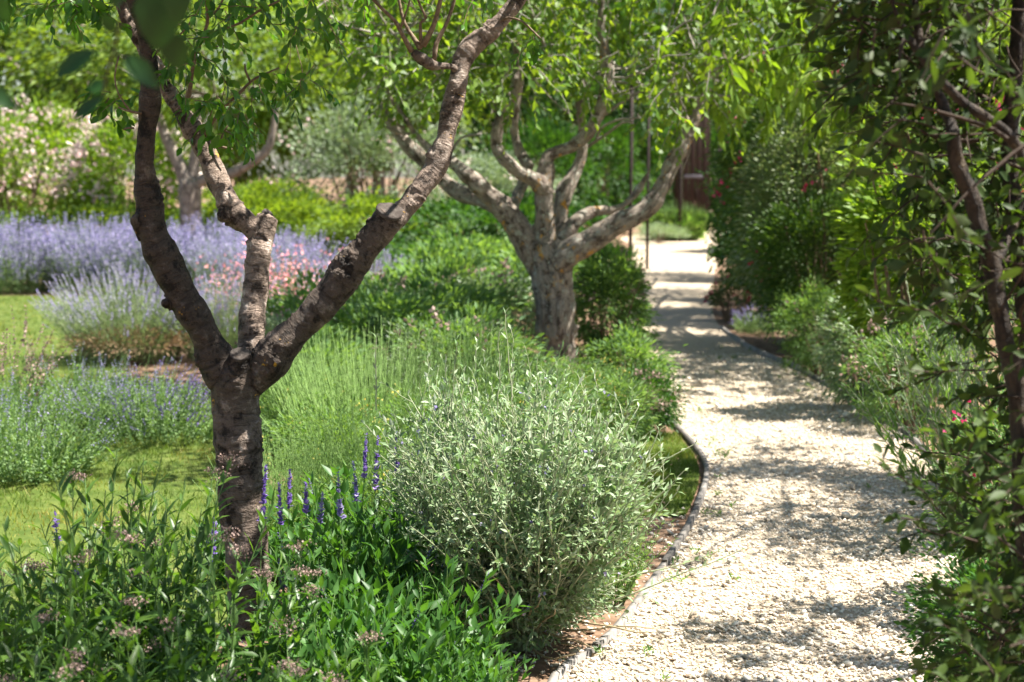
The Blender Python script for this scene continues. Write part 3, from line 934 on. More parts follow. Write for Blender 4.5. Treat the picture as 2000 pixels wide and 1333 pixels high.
# ================================================================== SECOND TREE BY THE PATH
def make_apple():
    t = thing('apple_tree', (*P(1090, 745, 13)[:2], 0), 'broad old tree with many lichened limbs standing beside the gravel path', 'tree')
    z = 13.0
    L = [[(1093, 770, z, 110), (1091, 740, z, 92), (1088, 699, z, 80), (1084, 650, z, 78), (1082, 608, z, 78), (1078, 560, z, 82), (1074, 520, z, 88), (1068, 490, z, 84)],
         [(1068, 540, z, 60), (1040, 490, z, 58), (1015, 450, z - .05, 50), (980, 404, z - .1, 44), (945, 373, z - .15, 38), (910, 341, z - .2, 33), (882, 317, z - .2, 29), (839, 290, z - .2, 20), (807, 259, z - .2, 18), (786, 224, z - .2, 15), (765, 196, z - .2, 13), (748, 150, z - .2, 10)],
         [(995, 420, z - .05, 36), (965, 402, z, 33), (927, 387, z + .1, 31), (882, 366, z + .2, 29), (847, 334, z + .2, 28), (819, 306, z + .2, 28), (791, 278, z + .2, 26), (770, 247, z + .2, 21), (752, 219, z + .2, 16), (740, 180, z + .2, 12)],
         [(1070, 520, z - .05, 60), (1067, 470, z - .06, 46), (1064, 415, z - .1, 42), (1064, 366, z - .1, 38), (1066, 330, z - .1, 32), (1072, 305, z - .1, 28), (1113, 289, z - .1, 25), (1148, 261, z - .1, 25), (1170, 222, z - .1, 24), (1183, 184, z - .1, 24), (1186, 135, z - .1, 22), (1180, 95, z - .1, 20), (1175, 50, z - .1, 18), (1178, -20, z - .1, 16)],
         [(1064, 372, z - .12, 34), (1046, 352, z - .2, 29), (1015, 338, z - .25, 27), (987, 313, z - .3, 27), (970, 287, z - .3, 28), (973, 250, z - .3, 27), (987, 215, z - .3, 25), (1003, 185, z - .3, 22), (1012, 140, z - .3, 18), (1005, 80, z - .3, 15)],
         [(1084, 500, z + .15, 34), (1092, 436, z + .25, 24), (1102, 380, z + .3, 35), (1127, 331, z + .35, 30), (1137, 296, z + .35, 25), (1136, 240, z + .35, 18), (1130, 190, z + .35, 14)],
         [(1085, 495, z + .1, 44), (1120, 439, z + .2, 32), (1148, 418, z + .25, 26), (1172, 411, z + .3, 22), (1205, 408, z + .35, 18), (1240, 380, z + .5, 14), (1270, 330, z + .6, 10)],
         [(1075, 525, z - .05, 60), (1100, 500, z - .08, 56), (1134, 481, z - .12, 51), (1176, 457, z - .15, 48), (1218, 432, z - .2, 45), (1253, 416, z - .2, 43), (1280, 388, z - .2, 40), (1302, 345, z - .2, 37), (1326, 296, z - .2, 33), (1346, 257, z - .2, 28), (1360, 228, z - .2, 20), (1372, 194, z - .2, 13), (1381, 145, z - .2, 11), (1386, 90, z - .2, 9)],
         [(1036, 330, z + .1, 22), (1015, 296, z + .2, 18), (1004, 257, z + .2, 16), (1008, 205, z + .2, 14), (1020, 150, z + .2, 10)],
         [(1000, 410, z + .1, 22), (1012, 380, z + .3, 24), (1022, 355, z + .4, 18), (1030, 320, z + .5, 10)],
         [(1100, 650, z, 60), (1124, 642, z - .03, 30), (1131, 645, z - .04, 18)],
         [(1346, 262, z - .2, 24), (1338, 236, z - .1, 20), (1333, 215, z, 16), (1320, 170, z + .1, 10)]]
    grow_skin('trunk', [ctrl(l) for l in L], .0125, M['apple_bark'], t, apple_disp, 4, .06)
    R = random.Random(9)
    tb = Tubes(); lv = Leaves('mid')
    for tw in [[(1180, 225, z, 8), (1230, 190, z, 7), (1290, 160, z, 6), (1350, 150, z, 4)], [(1165, 270, z, 6), (1175, 250, z - .3, 5), (1205, 235, z - .4, 5), (1250, 230, z - .5, 4)],
               [(1150, 285, z, 7), (1185, 262, z - .2, 6), (1215, 240, z - .4, 5), (1235, 238, z - .4, 4)], [(790, 250, z, 6), (760, 235, z - .1, 5), (730, 222, z - .2, 4)],
               [(800, 262, z, 6), (770, 256, z - .1, 5), (738, 240, z - .2, 4)], [(880, 300, z, 6), (900, 270, z - .1, 5), (940, 262, z - .2, 4)],
               [(1360, 230, z, 10), (1385, 180, z, 8), (1384, 100, z, 6), (1400, 30, z, 5)]]:
        s = spline(ctrl(tw), .06); tb2 = Tubes(); tb2.add(s[:, :3], s[:, 3], 6); tb2.build('branch', t, M['pale_twig'])
    # leafy twigs filling the crown
    def low(x):       # where the crown ends below, in photo pixels
        return np.interp(x, [600, 680, 760, 900, 1000, 1120, 1240, 1340, 1430, 1500], [40, 130, 190, 180, 200, 170, 190, 230, 240, 60])
    n = 0
    while n < 1200:
        px = R.uniform(620, 1500); py = -420 + (R.random() ** .8) * 700
        if py > low(px) + R.uniform(-50, 25): continue
        p = P(px, py, z + R.gauss(0, .75))
        d = np.array([R.uniform(-1, 1), R.uniform(-1, 1), R.uniform(-1., .4)])
        s = stem(p, d, R.uniform(.22, .5), 5, .8, .15)
        tb.add(s, np.linspace(.004, .0015, 6), 3, False)
        foliate(lv, s, 12, .05, 1, .9, .092, .58, 'alt', .5, .4, .3, sag=.3)
        n += 1
    for k in range(90):
        px = R.uniform(650, 1450); p = P(px, R.uniform(-60, low(px) - 20), z + R.gauss(0, .5))
        d = np.array([R.uniform(-1, 1), R.uniform(-1, 1), R.uniform(-.3, .6)])
        tb.add(stem(p, d, R.uniform(.5, 1.2), 8, .2, .15), np.linspace(.009, .003, 9), 4, False)
    thin_out(lv, [P(1060, 600, 12.9), P(1118, 560, 12.8), P(1010, 445, 12.9), P(960, 385, 12.9), P(905, 335, 12.8), P(860, 350, 13.2), P(815, 295, 13.2), P(1110, 390, 13.3), P(1130, 330, 13.3), P(1150, 470, 12.8), P(1215, 425, 12.8),
                  P(1240, 412, 12.8), P(1135, 425, 13.2), P(1050, 345, 12.8), P(1010, 325, 12.7), P(975, 280, 12.7), P(1110, 285, 12.9), P(1345, 255, 12.8), P(1300, 350, 12.8), P(1175, 200, 12.9), P(1090, 690, 12.8)], .11)
    blob_leaves(lv, 1150, (-.45, 9.5, 3.4), (.9, .9, .4), .07, .5, 22, .2, .4)  # unseen leaf patch added out of frame to shade the lawn
    for q in ((-.45, 9.5, 3.4),):
        tb.add(spline([[.3, 12.8, 2.4, .03], [(q[0] + .3) / 2, 12, 3.2, .02], [q[0], q[1], q[2], .01]], .1)[:, :3], .014, 6)
    tb.build('twigs', t, M['pale_twig'], kind='stuff')
    lv.build('crown', t, M['apple_leaf'], big=300)
    return t


make_apple()


# ================================================================== TREE BEHIND THE LAVENDER
def small_tree(name, base, limbs, crown, mat_l, label, cat='tree', nleaf=9000, size=.08, clumps=70, group=None, spread=.2, kind='two', shell=.5, bark='old_bark', bark_thin=False):
    t = thing(name, (base[0], base[1], 0), label, cat, group)
    tb = Tubes()
    for l in limbs:
        s = spline(l, .15); tb.add(s[:, :3], s[:, 3] * (1 + .08 * noise3(s[:, :3] * 6, 2)), 12)
    tb.build('trunk', t, M[bark])
    if crown:
        lv = Leaves(kind)
        tw = Tubes()
        for c, r, n in crown:
            blob_leaves(lv, int(nleaf * n), c, r, size, .5, clumps, spread, shell)
            for k in range(16):
                d = nrm(RNG.normal(0, 1, 3)); d[2] = abs(d[2])
                tw.add(stem(np.array(c) - [0, 0, r[2] * .7], d * np.array(r), float(np.mean(r)) * 1.3, 6, 0, .15), np.linspace(.014 if bark_thin else .03, .004, 7), 4, False)
        tw.build('branches', t, M['pale_twig'], kind='stuff')
        lv.build('crown', t, M[mat_l])
    return t


b = P(373, 500, 26)
small_tree('orchard_tree', b, [ctrl(l) for l in (
    [(373, 560, 26, 60), (373, 500, 26, 48), (373, 437, 26, 44), (371, 380, 26, 46), (370, 350, 26, 44)],
    [(372, 370, 26, 38), (352, 325, 26, 28), (329, 280, 26, 22), (315, 245, 26, 18), (300, 180, 26, 14)],
    [(374, 375, 26, 34), (392, 352, 26, 24), (437, 346, 26, 22), (483, 322, 26, 20), (518, 297, 26, 18), (532, 262, 26, 15), (540, 200, 26, 12)],
    [(374, 360, 26, 30), (382, 300, 26, 20), (390, 220, 26, 15)])],
    [(P(420, 90, 26.5), (2.6, 2.2, 1.1), 1.0)], 'back_leaf', 'small orchard tree with a pale forked trunk rising behind the lavender', nleaf=9000, size=.13)


# ================================================================== BACKDROP TREES AND HEDGES
def proto_tree(name, mat, r, h, n, size, label, group, spread=.115, clumps=95, width=.5):
    base = (0, 0, 0)
    tr = thing(name, base, label, 'tree', group)
    tb = Tubes()
    s = spline([[0, 0, -.1, .16], [.05, 0, h * .35, .12], [0, .05, h * .7, .07]], .3)
    tb.add(s[:, :3], s[:, 3], 10)
    for k in range(7):
        a = k * 2.4
        tb.add(stem((0, 0, h * .3), (math.cos(a), math.sin(a), 1.1), r * 1.1, 7, 0, .12), np.linspace(.07, .015, 8), 6, False)
    tb.build('trunk', tr, M['old_bark'])
    lv = Leaves('two')
    blob_leaves(lv, n, (0, 0, h * .58), (r, r, h * .46), size, width, clumps, spread, .45, zmin=.1)
    lv.build('crown', tr, M[mat])
    return tr


GB = 'leafy trees closing off the back of the garden'
bt1 = proto_tree('broadleaf_tree', 'back_leaf', 2.6, 7.5, 17000, .17, '', GB)
bt2 = proto_tree('broadleaf_tree', 'bright_leaf', 2.4, 6.5, 15000, .16, '', GB)
bt3 = proto_tree('evergreen_tree', 'hedge_leaf', 2.5, 8, 18000, .15, '', GB)
spots = [(-13.5, 36, bt2, 1.1, 'bright green tree at the far left edge behind the pink shrubs'), (-9.5, 38, bt1, 1.15, 'green tree behind the left pink flowering shrub'),
         (-6.3, 40, bt2, 1.1, 'bright green tree behind the pale orchard trunk'), (-3.2, 41, bt1, 1.1, 'green tree seen through the fork of the near plum tree'),
         (-.4, 44, bt3, 1.0, 'dark green tree behind the left limbs of the lichened tree'), (2.2, 50, bt3, 1.05, 'dark green tree behind the centre of the lichened tree'),
         (4.2, 53, bt3, 1.0, 'dark green tree behind the rusty garden posts'), (8.7, 56, bt3, 1.1, 'dark tree just right of the brown gate'),
         (7.4, 66, bt1, 1.1, 'green tree rising beyond the brown gate'), (9.2, 38, bt2, 1.0, 'bright tree behind the shrubs on the right of the path'),
         (11.5, 32, bt1, 1.0, 'green tree behind the dark evergreen on the right'), (-16, 46, bt3, 1.3, 'tall dark tree at the back left corner'),
         (-11.5, 50, bt1, 1.4, 'tall tree at the back left behind the others'), (-5, 54, bt1, 1.4, 'tall green tree at the very back of the lawn'),
         (1, 60, bt1, 1.4, 'tall green tree at the very back of the middle'), (14, 48, bt3, 1.3, 'tall dark tree at the back right'),
         (6.2, 20.5, bt1, .62, 'leafy tree at the back of the right hand bed'), (10, 26, bt2, .8, 'bright tree far right behind the shrubs')]
for i, (x, y, pr, s, lab) in enumerate(spots):
    if not pr.get('used'):
        pr['used'] = 1; pr.location = (x, y, 0); pr.scale = (s, s, s); pr['label'] = lab
    else:
        place_copy(pr, (x, y, 0), i * 1.7, s, lab)


# ================================================================== SHRUB BUILDERS
def bush(name, loc, r, h, n, size, width, mat, label, cat='shrub', group=None, flowers=None, kind='two', clumps=60, spread=.2, big=0, stems=14, stem_mat='twig', shell=.45, top=.3, fl_size=.05, droop=.1, fl_kind='blossom'):
    x, y = float(loc[0]), float(loc[1])
    rx, ry = (r, r) if not isinstance(r, tuple) else r
    t = thing(name, (x, y, 0), label, cat, group)
    tb = Tubes()
    for k in range(stems):
        a = RNG.random() * 6.28; q = RNG.random() * .8
        tb.add(stem((x + .12 * rx * math.cos(a), y + .12 * ry * math.sin(a), 0), (q * rx / h * math.cos(a), q * ry / h * math.sin(a), 1), h * RNG.uniform(.6, .95), 6, 0, .1), np.linspace(.012, .003, 7) * max(h, .5), 4, False)
    tb.build('stems', t, M[stem_mat], kind='stuff')
    lv = Leaves(kind)
    blob_leaves(lv, n, (x, y, h * .52), (rx, ry, h * .5), size, width, clumps, spread, shell, zmin=.02, top=top, droop=droop)
    lv.build('foliage', t, M[mat], big=big)
    if flowers:
        fm, fn, fshell = flowers
        fl = Leaves(fl_kind)
        d = nrm(RNG.normal(0, 1, (max(fn // 5, 4), 3))); d[:, 2] = np.abs(d[:, 2]) * .9 - .15
        d = nrm(d)
        k = RNG.integers(0, len(d), fn)
        p = np.array([x, y, h * .52]) + (d[k] * fshell + RNG.normal(0, .05, (fn, 3))) * np.array([rx, ry, h * .5])
        dd = d[k] + RNG.normal(0, .6, (fn, 3)) + np.array([0, -.5, .3])
        sz = fl_size * RNG.uniform(.7, 1.3, fn)
        fl.add(p, dd, RNG.normal(0, 1, (fn, 3)), sz, sz * .9)
        fl.build('flowers', t, M[fm])
    return t


def spiky(name, loc, r, h, n, mat, fmat, label, cat='plant', group=None, leaf=.05, lw=.12, nleaf=14, flower_len=.1, fsize=.012, nf=16, fan=.5, spike_frac=1.0, stem_mat='green_stem', kind='two', stem_r=.0016, wob=.07, lmode='opp', foliage_to=.7, big=0, fkind='two', spike_w=1.0):
    """a tuft of upright shoots, some ending in a flower spike"""
    x, y = float(loc[0]), float(loc[1])
    rx, ry = (r, r) if not isinstance(r, tuple) else r
    t = thing(name, (x, y, 0), label, cat, group)
    tb = Tubes(); lv = Leaves(kind); fl = Leaves(fkind)
    for k in range(n):
        a = RNG.random() * 6.28; q = math.sqrt(RNG.random())
        ox, oy = q * math.cos(a), q * math.sin(a)
        L = h * RNG.uniform(.66, 1.1) * (1 - .22 * q * q)
        s = stem((x + ox * rx * .62, y + oy * ry * .62, 0), (ox * fan, oy * fan, 1), L, 6, 0, wob)
        tb.add(s, np.linspace(stem_r, stem_r * .6, 7), 3, False)
        if nleaf: foliate(lv, s, nleaf, .08, foliage_to, .75, leaf, lw, lmode, .3, .35, .3)
        if fmat and RNG.random() < spike_frac:
            fl_l = flower_len * RNG.uniform(.6, 1.2)
            t0 = 1 - fl_l / L
            foliate(fl, s, nf, max(t0, .3), 1, .9, fsize * RNG.uniform(.8, 1.2), .7 * spike_w, 'opp', .3, .5, .3)
    tb.build('stems', t, M[stem_mat], kind='stuff')
    if nleaf: lv.build('foliage', t, M[mat], big=big)
    if fmat: fl.build('flowers', t, M[fmat])
    return t


# pink flowering shrubs at the back left
GP = 'pale pink flowering shrubs at the back of the lawn'
pk = bush('pink_shrub', (-8.7, 30), (1.7, 1.2), 2.7, 11000, .11, .45, 'bright_leaf', 'tall pink flowering shrub at the far left of the lavender hedge', 'shrub', GP, ('pale_pink_flower', 1000, .98), clumps=110, fl_size=.09, spread=.13, top=1)
place_copy(pk, (-6.5, 29, 0), 2.1, .92, 'pink flowering shrub left of the near plum tree limb', GP)
place_copy(pk, (-10.8, 33, 0), 4.1, 1.15, 'tallest pink flowering shrub at the left edge of the garden', GP)
pb = bush('green_shrub', (-4.5, 29.5), (1.5, 1.1), 1.25, 9000, .095, .5, 'back_leaf', 'low bright green shrub behind the pale forked trunk', 'shrub', 'low bright shrubs along the back bed', clumps=100, spread=.13, top=1)
GL = 'low bright shrubs along the back bed'
place_copy(pb, (-2.2, 27.5, 0), 1.0, .95, 'low yellow green shrub seen between the limbs of the plum tree', GL)
place_copy(pb, (-6.7, 26.5, 0), 2.6, .85, 'low bright shrub behind the lavender hedge on the left', GL)
place_copy(pb, (-9.2, 27, 0), 3.6, .9, 'low bright shrub at the far left behind the lavender hedge', GL)
gs = bush('grey_shrub', (-2.6, 32), (1.9, 1.3), 3.0, 11000, .11, .45, 'grey_leaf', 'grey green shrub with dark base left of the lichened tree', 'shrub', None, ('pale_pink_flower', 90, .95), clumps=110, spread=.13, top=1, fl_size=.08)
place_copy(gs, (-.3, 30, 0), 2.2, (.8, .8, .6), 'lower grey green shrub behind the lichened limbs')
hb = bush('hedge_shrub', (-.4, 25), (1.5, 1.1), 1.3, 9500, .095, .45, 'hedge_leaf', 'mid green mounded shrub behind the plum tree stub', 'shrub', 'dark green shrubs behind the second tree', clumps=100, spread=.14, top=1)
GH = 'dark green shrubs behind the second tree'
place_copy(hb, (.15, 24, 0), 1.2, .95, 'dark mounded shrub behind the lichened trunk', GH)
place_copy(hb, (1.08, 21.4, 0), 2.9, (.36, .5, .6), 'dark shrub close to the far left side of the path', GH)
place_copy(hb, (2.2, 41, 0), 4.9, (.95, 1.0, 2.1), 'tall dark hedge shrub behind the rusty posts', GH)
place_copy(hb, (.7, 38, 0), .9, (1.1, 1.1, 2.1), 'tall dark hedge shrub behind the central limbs', GH)
place_copy(hb, (-.6, 20, 0), 3.9, (.8, .8, .62), 'low green shrub left of the lichened trunk', GH)

# violet hedge and lavender bushes
GV = 'violet lavender clumps of the long hedge'
lv1 = spiky('lavender_clump', (-7.4, 22.6), (1.0, .75), .98, 520, 'lav_leaf', 'lavender_flower', 'clump of violet lavender at the far left end of the hedge', 'lavender', GV, leaf=.07, lw=.16, nleaf=5, flower_len=.42, fsize=.035, nf=11, fan=.45, stem_r=.003)
for k, (x, y, lab) in enumerate([(-6.5, 22.3, 'second violet lavender clump of the hedge from the left'), (-5.6, 22.5, 'middle violet lavender clump of the hedge'),
                                 (-4.8, 22.2, 'violet lavender clump left of the plum tree limb'), (-4.0, 22.6, 'violet lavender clump in front of the pale forked trunk'),
                                 (-3.3, 21.6, 'violet lavender clump right of the pale forked trunk'), (-8.4, 22.9, 'violet lavender clump cut by the left frame edge'),
                                 (-2.6, 19.8, 'violet lavender clump behind the salmon flowers')]):
    place_copy(lv1, (x, y, 0), k * 1.3 + 1, 1.0 if k < 4 else .92, lab, GV)
lb = spiky('lavender_bush', (*G(255, 705)[:2],), .62, .84, 700, 'lav_leaf', 'lavender_flower', 'rounded pale lavender bush with lilac spikes and a dry brown base', 'lavender', None, leaf=.06, lw=.09, nleaf=11, flower_len=.1, fsize=.02, nf=7, fan=.75, foliage_to=.85, stem_mat='pale_stem')
dr = bush('dry_skirt', G(262, 712)[:2], .52, .3, 2600, .05, .2, 'dry_leaf', 'brown dry twigs skirting the foot of the pale lavender bush', 'plant', stems=40, clumps=50)
place_copy(lb, (-2.45, 14.6, 0), 2, (.8, .8, .92), 'second pale lavender bush behind the left limb of the plum tree')
place_copy(lb, (-1.45, 17.2, 0), 2, (.9, .9, .95), 'lavender bush behind the salmon flowers')

# salmon flowers
GS = 'salmon pink flowering plants behind the plum tree'
sf = spiky('salmon_flower_plant', (-2.35, 15.6), .55, .95, 95, 'herb_leaf', 'salmon_flower', 'tall plant with salmon pink bells left of the middle limb', 'flower', GS, leaf=.06, lw=.15, nleaf=9, flower_len=.42, fsize=.05, nf=4, fan=.35, stem_r=.002)
place_copy(sf, (-2.15, 14.9, 0), 1.0, .92, 'salmon pink flowers right of the middle limb', GS)
place_copy(sf, (-1.9, 16.6, 0), 2.0, .95, 'salmon pink flowers further back between the limbs', GS)

# catmint on the lawn edge
GM = 'catmint clumps at the edge of the lawn'
cm = spiky('catmint_clump', (-2.62, 9.05), .48, .52, 320, 'mint_leaf', 'lavender_flower', 'pale green catmint clump at the left edge in the lower lawn', 'plant', GM, leaf=.035, lw=.35, nleaf=12, flower_len=.1, fsize=.014, nf=6, fan=.9, spike_frac=.35, wob=.12, kind='mid')
place_copy(cm, (-2.35, 10.6, 0), 1.4, .98, 'catmint clump with violet spikes left of the plum trunk', GM)
place_copy(cm, (-2.85, 10.9, 0), 3.4, 1.0, 'catmint clump further back beside the violet spiked one', GM)
place_copy(cm, (-3.25, 9.6, 0), 4.4, 1.1, 'catmint clump cut by the left frame edge', GM)
spiky('catmint_clump', (-2.15, 10.3), .5, .46, 220, 'mint_leaf', 'salvia_flower', 'catmint clump with deep violet spikes leaning over the shaded lawn', 'plant', GM, leaf=.03, lw=.35, nleaf=11, flower_len=.13, fsize=.016, nf=8, fan=1.0, spike_frac=.8, wob=.12, kind='mid')
spiky('pink_spike_plant', (-3.15, 10.4), .3, .78, 60, 'herb_leaf', 'dusty_pink_flower', 'plant with faded pink spikes at the left frame edge', 'plant', None, leaf=.04, lw=.3, nleaf=10, flower_len=.2, fsize=.03, nf=10, fan=.4)

# the green bed between the two trees
GW = 'spear stemmed lavender plants between the two trees'
sp = spiky('spear_plant', (-.72, 8.6), .52, .86, 380, 'spear_grass', None, 'bright green plant of upright spear stems right of the plum trunk', 'plant', GW, leaf=.05, lw=.1, nleaf=9, fan=.42, foliage_to=.6, stem_mat='lime_stem', stem_r=.0027, wob=.05, spike_frac=0)
tb = Tubes()
place_copy(sp, (-.25, 9.3, 0), 1.3, .96, 'upright spear stems behind the silver bush', GW)
place_copy(sp, (-.98, 9.5, 0), 2.3, .86, 'upright spear stems just behind the plum trunk', GW)
place_copy(sp, (-.6, 7.5, 0), 3.3, .72, 'lower spear stemmed plant left of the silver bush', GW)
place_copy(sp, (-.98, 7.4, 0), .4, .6, 'short spear stemmed plant right behind the plum trunk', GW)
place_copy(sp, (-1.35, 9.9, 0), 5.0, .7, 'spear stemmed plant at the lawn edge behind the trunk', GW)
GF = 'feathery yellow green herbs among the spear stems'
fh = bush('feathery_herb', (-.82, 7.9), .36, .55, 7000, .028, .22, 'herb_leaf', 'feathery yellow green herb right behind the plum trunk', 'plant', GF, ('yellow_flower', 120, 1.0), clumps=90, spread=.16, top=1, fl_size=.012, stem_mat='green_stem', stems=30)
place_copy(fh, (-.4, 8.3, 0), 2.0, 1.05, 'feathery yellow green herb amid the spear stems', GF)
place_copy(fh, (-1.25, 9.4, 0), 3.0, 1.0, 'feathery herb at the lawn edge behind the trunk', GF)
place_copy(fh, (.12, 8.4, 0), 1.0, .9, 'feathery herb behind the top of the silver bush', GF)
place_copy(fh, (.3, 9.2, 0), 5.0, 1.0, 'feathery herb between the silver bush and the lichened trunk', GF)
place_copy(fh, (.42, 10.4, 0), 5.6, .9, 'feathery herb at the foot of the lichened trunk', GF)
place_copy(fh, (-.55, 7.0, 0), 4.0, .8, 'feathery herb above the salvia patch', GF)
GC = 'leafy herb clumps in the bed left of the second tree'
hc = bush('herb_clump', (-.9, 12.2), (.62, .62), .78, 4300, .07, .4, 'herb_leaf', 'leafy green herb clump in the middle of the bed', 'plant', GC, clumps=75, spread=.12, kind='mid', top=1, stem_mat='green_stem')
for k, (x, y, s, lab) in enumerate([(-.5, 13.0, 1.0, 'leafy green herb clump left of the lichened trunk'), (-1.45, 13.3, .95, 'leafy herb clump below the salmon flowers'),
                                    (-.6, 14.9, 1.1, 'leafy herb clump further back left of the lichened tree'), (-.3, 11.4, .85, 'leafy herb clump just behind the spear stems'),
                                    (-1.3, 11.2, .7, 'low herb clump behind the plum trunk'), (.3, 16.5, 1.15, 'leafy herb clump behind the lichened trunk'), (-.5, 18.2, 1.2, 'herb clump at the back of the bed')]):
    place_copy(hc, (x, y, 0), k * 1.1, s, lab, GC)
gc = bush('grey_herb', (-.42, 11.3), .5, .66, 5000, .04, .3, 'grey_leaf', 'grey green herb with faded pink heads behind the silver bush', 'plant', None, ('dusty_pink_flower', 160, 1.0), clumps=80, spread=.15, top=1, stem_mat='straw_stem', fl_size=.03)
place_copy(gc, (.3, 12.0, 0), 1.2, .45, 'grey green herb at the foot of the lichened trunk')
place_copy(gc, (-.85, 13.7, 0), 5.2, 1.05, 'grey green herb in the middle of the bed')
place_copy(gc, (-.1, 14.6, 0), 4.2, 1.2, 'grey green herb just left of the lichened tree')
place_copy(gc, (-1.5, 12.3, 0), 3.2, .95, 'grey green herb behind the right limb of the plum tree')
place_copy(gc, (-1.15, 14.2, 0), 2.2, 1.1, 'grey green herb below the second lavender bush')
fs = bush('spirea_shrub', G(1178, 745)[:2] + np.array([.07, .3]), .34, .98, 9000, .045, .4, 'herb_leaf', 'bright green shrub with dusty pink heads right of the lichened trunk', 'shrub', None, ('dusty_pink_flower', 130, 1.0), clumps=110, spread=.13, kind='mid', top=1, fl_size=.03)
bush('spirea_shrub', (.78, 11.6), .3, .55, 4000, .04, .35, 'herb_leaf', 'low green plant at the path edge below the lichened trunk', 'shrub', None, None, clumps=70, spread=.14, kind='two', top=1)
bush('brown_shrub', G(1262, 858)[:2] + np.array([-.02, .1]), .26, .42, 5200, .03, .3, 'hedge_leaf', 'small dark shrub with reddish brown heads at the path edge', 'shrub', None, ('dusty_pink_flower', 500, .85), clumps=80, spread=.16, kind='two', top=1, fl_size=.02, stems=40)
bush('rosemary_shrub', (.62, 9.6), .2, .5, 3000, .04, .18, 'mint_leaf', 'narrow rosemary like shrub behind the silver bush', 'shrub', None, None, clumps=60, spread=.16, kind='two', top=1)

# ================================================================== SILVER BUSH IN THE FOREGROUND
def silver_bush():
    c = np.array([.03, 5.85])
    t = thing('silver_bush', (c[0], c[1], 0), 'large silvery grey bush with pale stems beside the timber edging', 'shrub')
    tb = Tubes(); lv = Leaves('mid'); fl = Leaves('blossom'); R = RNG
    for k in range(235):
        a = R.random() * 6.28; q = R.random() ** .55
        d = np.array([math.cos(a) * q * (.5 if math.cos(a) < 0 else .6), math.sin(a) * q * .6, 1.])
        L = R.uniform(.72, .97) * (1.03 - .12 * q)
        s = stem((c[0] + .08 * math.cos(a), c[1] + .08 * math.sin(a), 0), d, L, 8, .25, .09)
        tb.add(s, np.linspace(.0045, .0016, 9), 5, False)
        for j in range(14):
            tt = R.uniform(.06, .97)
            p, tn = interp(s, np.array([tt]))
            rr = math.hypot(p[0][0] - c[0], p[0][1] - c[1])
            if rr > (.27 if p[0][2] < .34 else .44): continue
            o = nrm(R.normal(0, 1, 3)); d2 = nrm(tn[0] * .8 + o * .8 + np.array([0, 0, .25]))
            s2 = stem(p[0], d2, R.uniform(.08, .2) * (1.15 if tt < .4 else 1), 5, .1 + (.5 if tt < .4 else 0), .16)
            tb.add(s2, np.linspace(.0018, .0009, 6), 3, False)
            foliate(lv, s2, 5, .15, 1, .8, R.choice([.028, .036, .046]), .38, 'opp', .35, .3, .3)
            if R.random() < .05:
                fl.add(s2[-2:], R.normal(0, 1, (2, 3)), R.normal(0, 1, (2, 3)), .016, .014)
        foliate(lv, s, 13, .3, 1, .8, .04, .4, 'opp', .35, .3, .3)
    # tall shoots above the mass
    for (px, py, py0) in ((990, 615, 780), (1003, 700, 860), (735, 660, 800), (975, 650, 800), (890, 680, 800), (1165, 715, 830), (1290, 850, 950), (870, 690, 820), (1000, 640, 780), (835, 700, 800), (1050, 700, 800), (930, 670, 800), (1090, 705, 800)):
        Y = 5.85 + R.uniform(-.2, .2)
        a = P(px, py, Y); b = P(px + R.uniform(-12, 12), py0, Y)
        s = np.linspace(b, a, 7) + R.normal(0, .004, (7, 3))
        tb.add(s, np.linspace(.0024, .0012, 7), 5, False)
        foliate(lv, s, 6, .25, 1, .6, .034, .34, 'opp', .3, .25, .2)
    tb.build('stems', t, M['pale_stem'], kind='stuff')
    lv.build('foliage', t, M['silver_leaf'], big=300)
    fl.build('flowers', t, M['lavender_flower'])
    # dead wood low down
    for k in range(16):
        a = R.uniform(2.4, 5.9)
        s = stem((c[0], c[1], .02), (math.cos(a), math.sin(a), .45), R.uniform(.35, .55), 7, 0, .14)
        b = Tubes(); b.add(s, np.linspace(.006, .002, 8), 6); b.build('branch', t, M['straw_stem'])
    return t


silver_bush()
sg = spiky('silver_sage', (-.1, 6.7), .28, .95, 70, 'silver_leaf', None, 'light green whorled sage standing behind the silver bush', 'plant', None, leaf=.05, lw=.2, nleaf=16, fan=.3, foliage_to=1.0, kind='mid', spike_frac=0)
spiky('soft_green_plant', (.36, 6.4), .12, .42, 90, 'herb_leaf', None, 'feathery bright green plant at the right side of the silver bush', 'plant', None, leaf=.03, lw=.15, nleaf=18, fan=.5, foliage_to=1.0, kind='two', spike_frac=0)

# green salvia patch with purple spikes
GA = 'green leafy salvia plants between the plum trunk and the silver bush'
sa = spiky('salvia_plant', (-.52, 5.6), .27, .5, 80, 'sage_leaf', 'salvia_flower', 'leafy salvia with purple spikes right of the plum trunk', 'plant', GA, leaf=.095, lw=.36, nleaf=7, flower_len=.1, fsize=.014, nf=9, fan=.6, spike_frac=.05, foliage_to=.95, kind='mid', stem_r=.0022, wob=.1)
for k, (x, y, s, lab) in enumerate([(-.3, 5.2, .88, 'leafy salvia against the left flank of the silver bush'), (-.62, 6.4, 1.0, 'leafy salvia behind the plum trunk'), (-.35, 6.1, 1.0, 'leafy salvia behind the silver bush flank'),
                                    (-.5, 4.9, .9, 'leafy salvia at the bottom of the picture'), (-.22, 4.75, .65, 'low salvia at the bottom beside the silver bush'), (-1.05, 6.7, .62, 'small leafy plant on the lawn side of the trunk'), (-.12, 5.0, .5, 'small salvia under the silver bush')]):
    place_copy(sa, (x, y, 0), k * 1.9 + .5, s, lab, GA)
GQ = 'purple salvia flower spikes'
